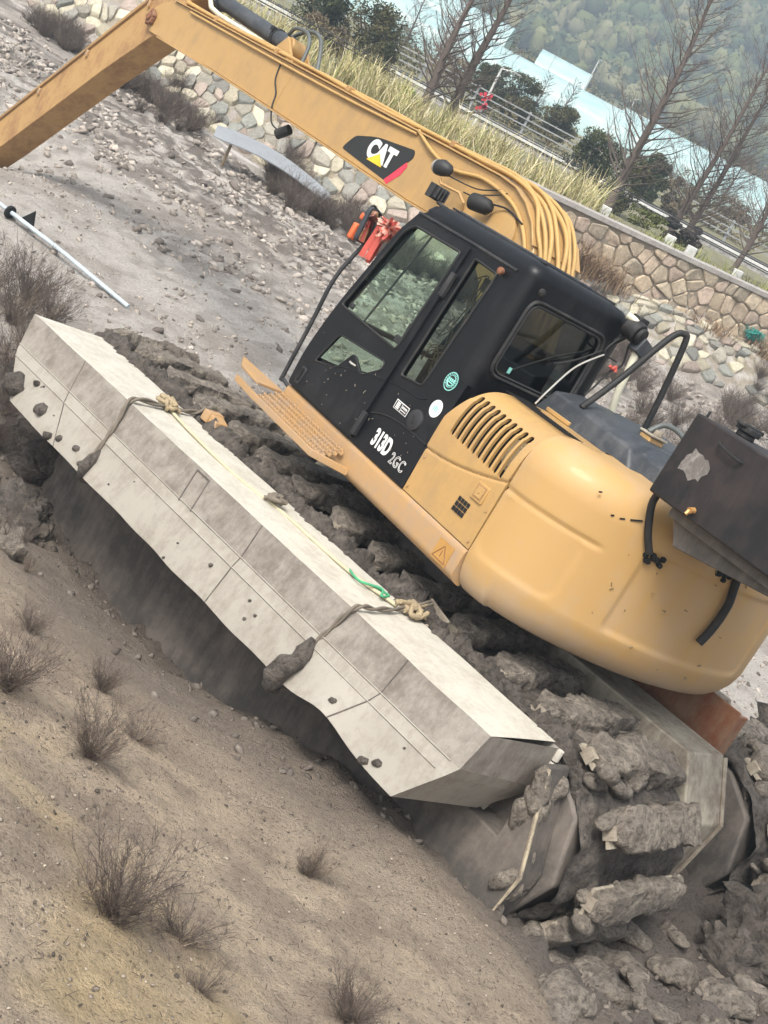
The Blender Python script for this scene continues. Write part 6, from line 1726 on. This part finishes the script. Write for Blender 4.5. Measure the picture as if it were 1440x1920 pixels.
for i, (x, y) in enumerate(((3.3, 19.8), (3.7, 21.0), (4.7, 21.5), (3.0, 18.9), (4.2, 19.6), (2.7, 20.4), (5.2, 22.8), (4.9, 20.2), (3.9, 22.2), (2.9, 22.0), (3.5, 24.3), (4.4, 23.6), (5.6, 24.6), (2.4, 23.4), (5.0, 25.6), (3.4, 17.6), (4.0, 18.4), (4.6, 17.4), (2.3, 18.2))):
    shrub(i % 4, x, y, 1.5, 'dry grey shrub on the flat beyond the tank', i * 0.9, 'dry grey shrubs on the flat beyond the tank')

# fallen mud roll, big lumps by the tracks
def mud_roll(pts, rad, seed, label, mat_='mud_grey', amp=0.55, n=14):
    P = [Vector((x, y, gz1(x, y) + h)) for x, y, h in pts]
    path = bezier(P, 22); rr = np.interp(np.linspace(0, 1, len(path)), np.linspace(0, 1, len(rad)), rad)
    o = lumpy(path, list(rr), seed, 34, amp + 0.3, 7.0).build('mud_lump', mat_, None, smooth=80)
    return tag(o, label, 'mud')
mud_roll([(-2.35, 8.15, 0.05), (-2.1, 7.95, 0.06), (-1.9, 7.80, 0.05)], [0.05, 0.10, 0.05], 5, 'fallen roll of mud on the slope at the left edge')
mud_roll([(-2.75, 9.9, 0.05), (-2.6, 9.7, 0.12), (-2.45, 9.45, 0.05)], [0.12, 0.24, 0.12], 6, 'big mud heap in front of the float bow', 'mud_dark')
mud_roll([(-3.2, 10.9, 0.0), (-3.0, 10.6, 0.12), (-2.8, 10.4, 0.05)], [0.12, 0.25, 0.12], 7, 'mud heap just beyond the float bow', 'mud_dark')
mud_roll([(-2.35, 9.0, 0.0), (-2.25, 8.75, 0.08), (-2.1, 8.5, 0.0)], [0.1, 0.17, 0.1], 8, 'mud heap under the float bow at the left edge', 'mud_dark')
mud_roll([(2.05, 6.30, 0.0), (2.3, 6.40, 0.02), (2.55, 6.55, 0.0)], [0.05, 0.10, 0.05], 10, 'mud heap behind the lowest cleats', 'mud_grey')
mud_roll([(2.75, 6.45, 0.0), (2.95, 6.65, 0.02), (3.3, 6.85, 0.0)], [0.05, 0.11, 0.05], 12, 'long mud ridge at the lower right corner', 'mud_grey')
mud_roll([(3.1, 7.4, 0.02), (3.35, 7.7, 0.14), (3.6, 8.1, 0.05)], [0.14, 0.26, 0.14], 13, 'large mud heap at the right edge behind the tracks', 'mud_dark')
mud_roll([(3.9, 9.6, 0.2), (3.9, 10.2, 0.42), (3.7, 10.9, 0.2)], [0.2, 0.36, 0.2], 15, 'dark mud mound under the tail of the counterweight', 'mud_dark')

mbx = MB(); rdx = random.Random(91)
for i in range(70):
    if i < 50: x, y = rdx.uniform(1.75, 3.9), rdx.uniform(5.5, 7.6)
    else: x, y = rdx.uniform(-3.2, -2.1), rdx.uniform(8.6, 10.8)
    b0, c0_, *_ = masks(np.array([x]), np.array([y]))
    if b0[0] > 0.45: continue
    r_ = rdx.uniform(0.035, 0.11); a = rdx.uniform(0, PI); L = r_ * rdx.uniform(0.8, 2.2); z = gz1(x, y) + r_ * 0.2
    d = Vector((math.cos(a), math.sin(a), rdx.uniform(-.2, .2))) * L; c = Vector((x, y, z))
    lumpy([c + d * t for t in (-1, -.8, -.55, -.3, 0, .3, .55, .8, 1)], [r_ * k for k in (.3, .65, .85, 1, .95, 1, .85, .65, .3)], 200 + i, 14, 0.8, 8.0, 0.75, 0, mbx)
tag(mbx.build('churned_mud', 'mud_grey', None, smooth=80), 'torn-up mud heaped round the track ends', 'mud', kind='stuff')
# pale conduit pole lying on the mud, with cap and wedge
cp_ = empty('fallen_pole', loc=(-4.35, 14.45, 0.0)); tag(cp_, 'pale blue pipe lying on the mud at the left edge', 'pipe')
a_ = Vector((-5.45, 14.95, gz1(-5.45, 14.95) + 0.09)) - cp_.location; b_ = Vector((-3.40, 14.02, gz1(-3.4, 14.02) + 0.02)) - cp_.location
flat('pipe_blue', (0.45, 0.52, 0.56), 0.35)
MB().tube([a_, a_.lerp(b_, .5) + Vector((0, 0, 0.02)), b_], 0.026, 10).build('pipe', 'pipe_blue', cp_, smooth=60)
MB().tube([a_.lerp(b_, 0.10) + Vector((0, 0, 0)), a_.lerp(b_, 0.12)], 0.075, 14).build('collar', 'void_black', cp_, bevel=0.01)
q = a_.lerp(b_, 0.22); MB().prism([(-0.09, 0.0), (0.09, 0.0), (0.05, 0.17)], lambda u, v: q + Vector((u, 0.03, v)), lambda u, v: q + Vector((u, 0.08, v))).build('fin', 'void_black', cp_, bevel=0.005)
# curved bluish sheet lying at the toe of the bank
sh = MB(); rings = []
paint('sheet_grey', (0.26, 0.275, 0.29), 0.45, (0.2, 0.19, 0.18), 0.4, 4.0, 0.2)
A = Vector((-5.62, 23.9)); B = Vector((-3.45, 24.5)); L_ = (B - A); nrm_ = Vector((-L_.y, L_.x)).normalized()
for i in range(25):
    t = i / 24; c0 = A.lerp(B, t) + nrm_ * 0.18 * math.sin(PI * t); w = 0.20 * (1 - 0.75 * t ** 2.5) * min(1, 0.55 + t * 6)
    z = 0.52 - 0.22 * t + 0.10 * math.sin(PI * t) 
    p = [c0 - nrm_ * w, c0 + nrm_ * w]
    rings.append([(p[0].x, p[0].y, z - 0.09), (p[0].x, p[0].y, z - 0.07), (c0.x, c0.y, z + 0.03), (p[1].x, p[1].y, z + 0.09), (p[1].x, p[1].y, z + 0.07), (c0.x, c0.y, z + 0.01)])
so_ = sh.loft(rings).build('bent_sheet', 'sheet_grey', None, smooth=40); tag(so_, 'long curved grey sheet resting at the foot of the stone bank', 'metal sheet')
st_ = MB(); st_.tube([(-5.3, 24.0, 0.0), (-5.3, 24.0, 0.42)], 0.03, 6); tag(st_.build('sheet_stake', 'straw', None), 'short stake propping the curved grey sheet', 'stake')
st_ = MB(); st_.tube([(-3.7, 24.6, 0.0), (-3.7, 24.6, 0.36)], 0.03, 6); tag(st_.build('sheet_stake', 'straw', None), 'short stake under the far end of the curved sheet', 'stake')
# green net bundle, white blocks behind the coping, loose straw
random.seed(2); nb = MB()
for i in range(30):
    pts = [Vector((5.2, 30.1, 1.0)) + Vector((random.gauss(0, .10), random.gauss(0, .08), random.uniform(-.05, .2))) for _ in range(4)]
    nb.tube(bezier(pts, 4), 0.010, 4)
flat('net_green', (0.03, 0.28, 0.24), 0.8); tag(nb.build('green_net', 'net_green', None), 'small bundle of teal green net on the stones at right', 'net')
for i, (x, y, lb_) in enumerate(((1.15, 30.4, 'white block behind the coping left of the others'), (2.75, 31.6, 'white block at the foot of the crossing trees'), (3.25, 31.4, 'second white block right of the one by the crossing trees'), (4.45, 31.9, 'white block nearest the right edge behind the coping'))):
    o = MB().cbox((0, 0, 0.12), (0.22, 0.10, 0.26)).build('marker_block', 'white_paint', None, bevel=0.01); o.location = (x, y, gz1(x, y) - 0.03); o.rotation_euler = (0, 0, 0.2 * i); tag(o, lb_, 'block')
mb = MB(); random.seed(8)
for i in range(9):
    p = Vector((3.55 + random.uniform(-.05, .45), 11.2 + random.uniform(-.3, .3), 0)); p.z = gz1(p.x, p.y) + 0.02
    mb.tube([p, p + Vector((random.uniform(.1, .35), random.uniform(-.2, .2), random.uniform(0, .06)))], 0.010, 5)
flat('pale_straw', (0.48, 0.42, 0.27), 0.9)
tag(mb.build('broken_canes', 'pale_straw', None), 'broken pale canes on the mud beside the counterweight', 'canes')

# keep the tree of parts at three levels
def depth(o):
    d = 0
    while o.parent: o = o.parent; d += 1
    return d
for o in list(SC.objects):
    while depth(o) > 2: o.parent = o.parent.parent
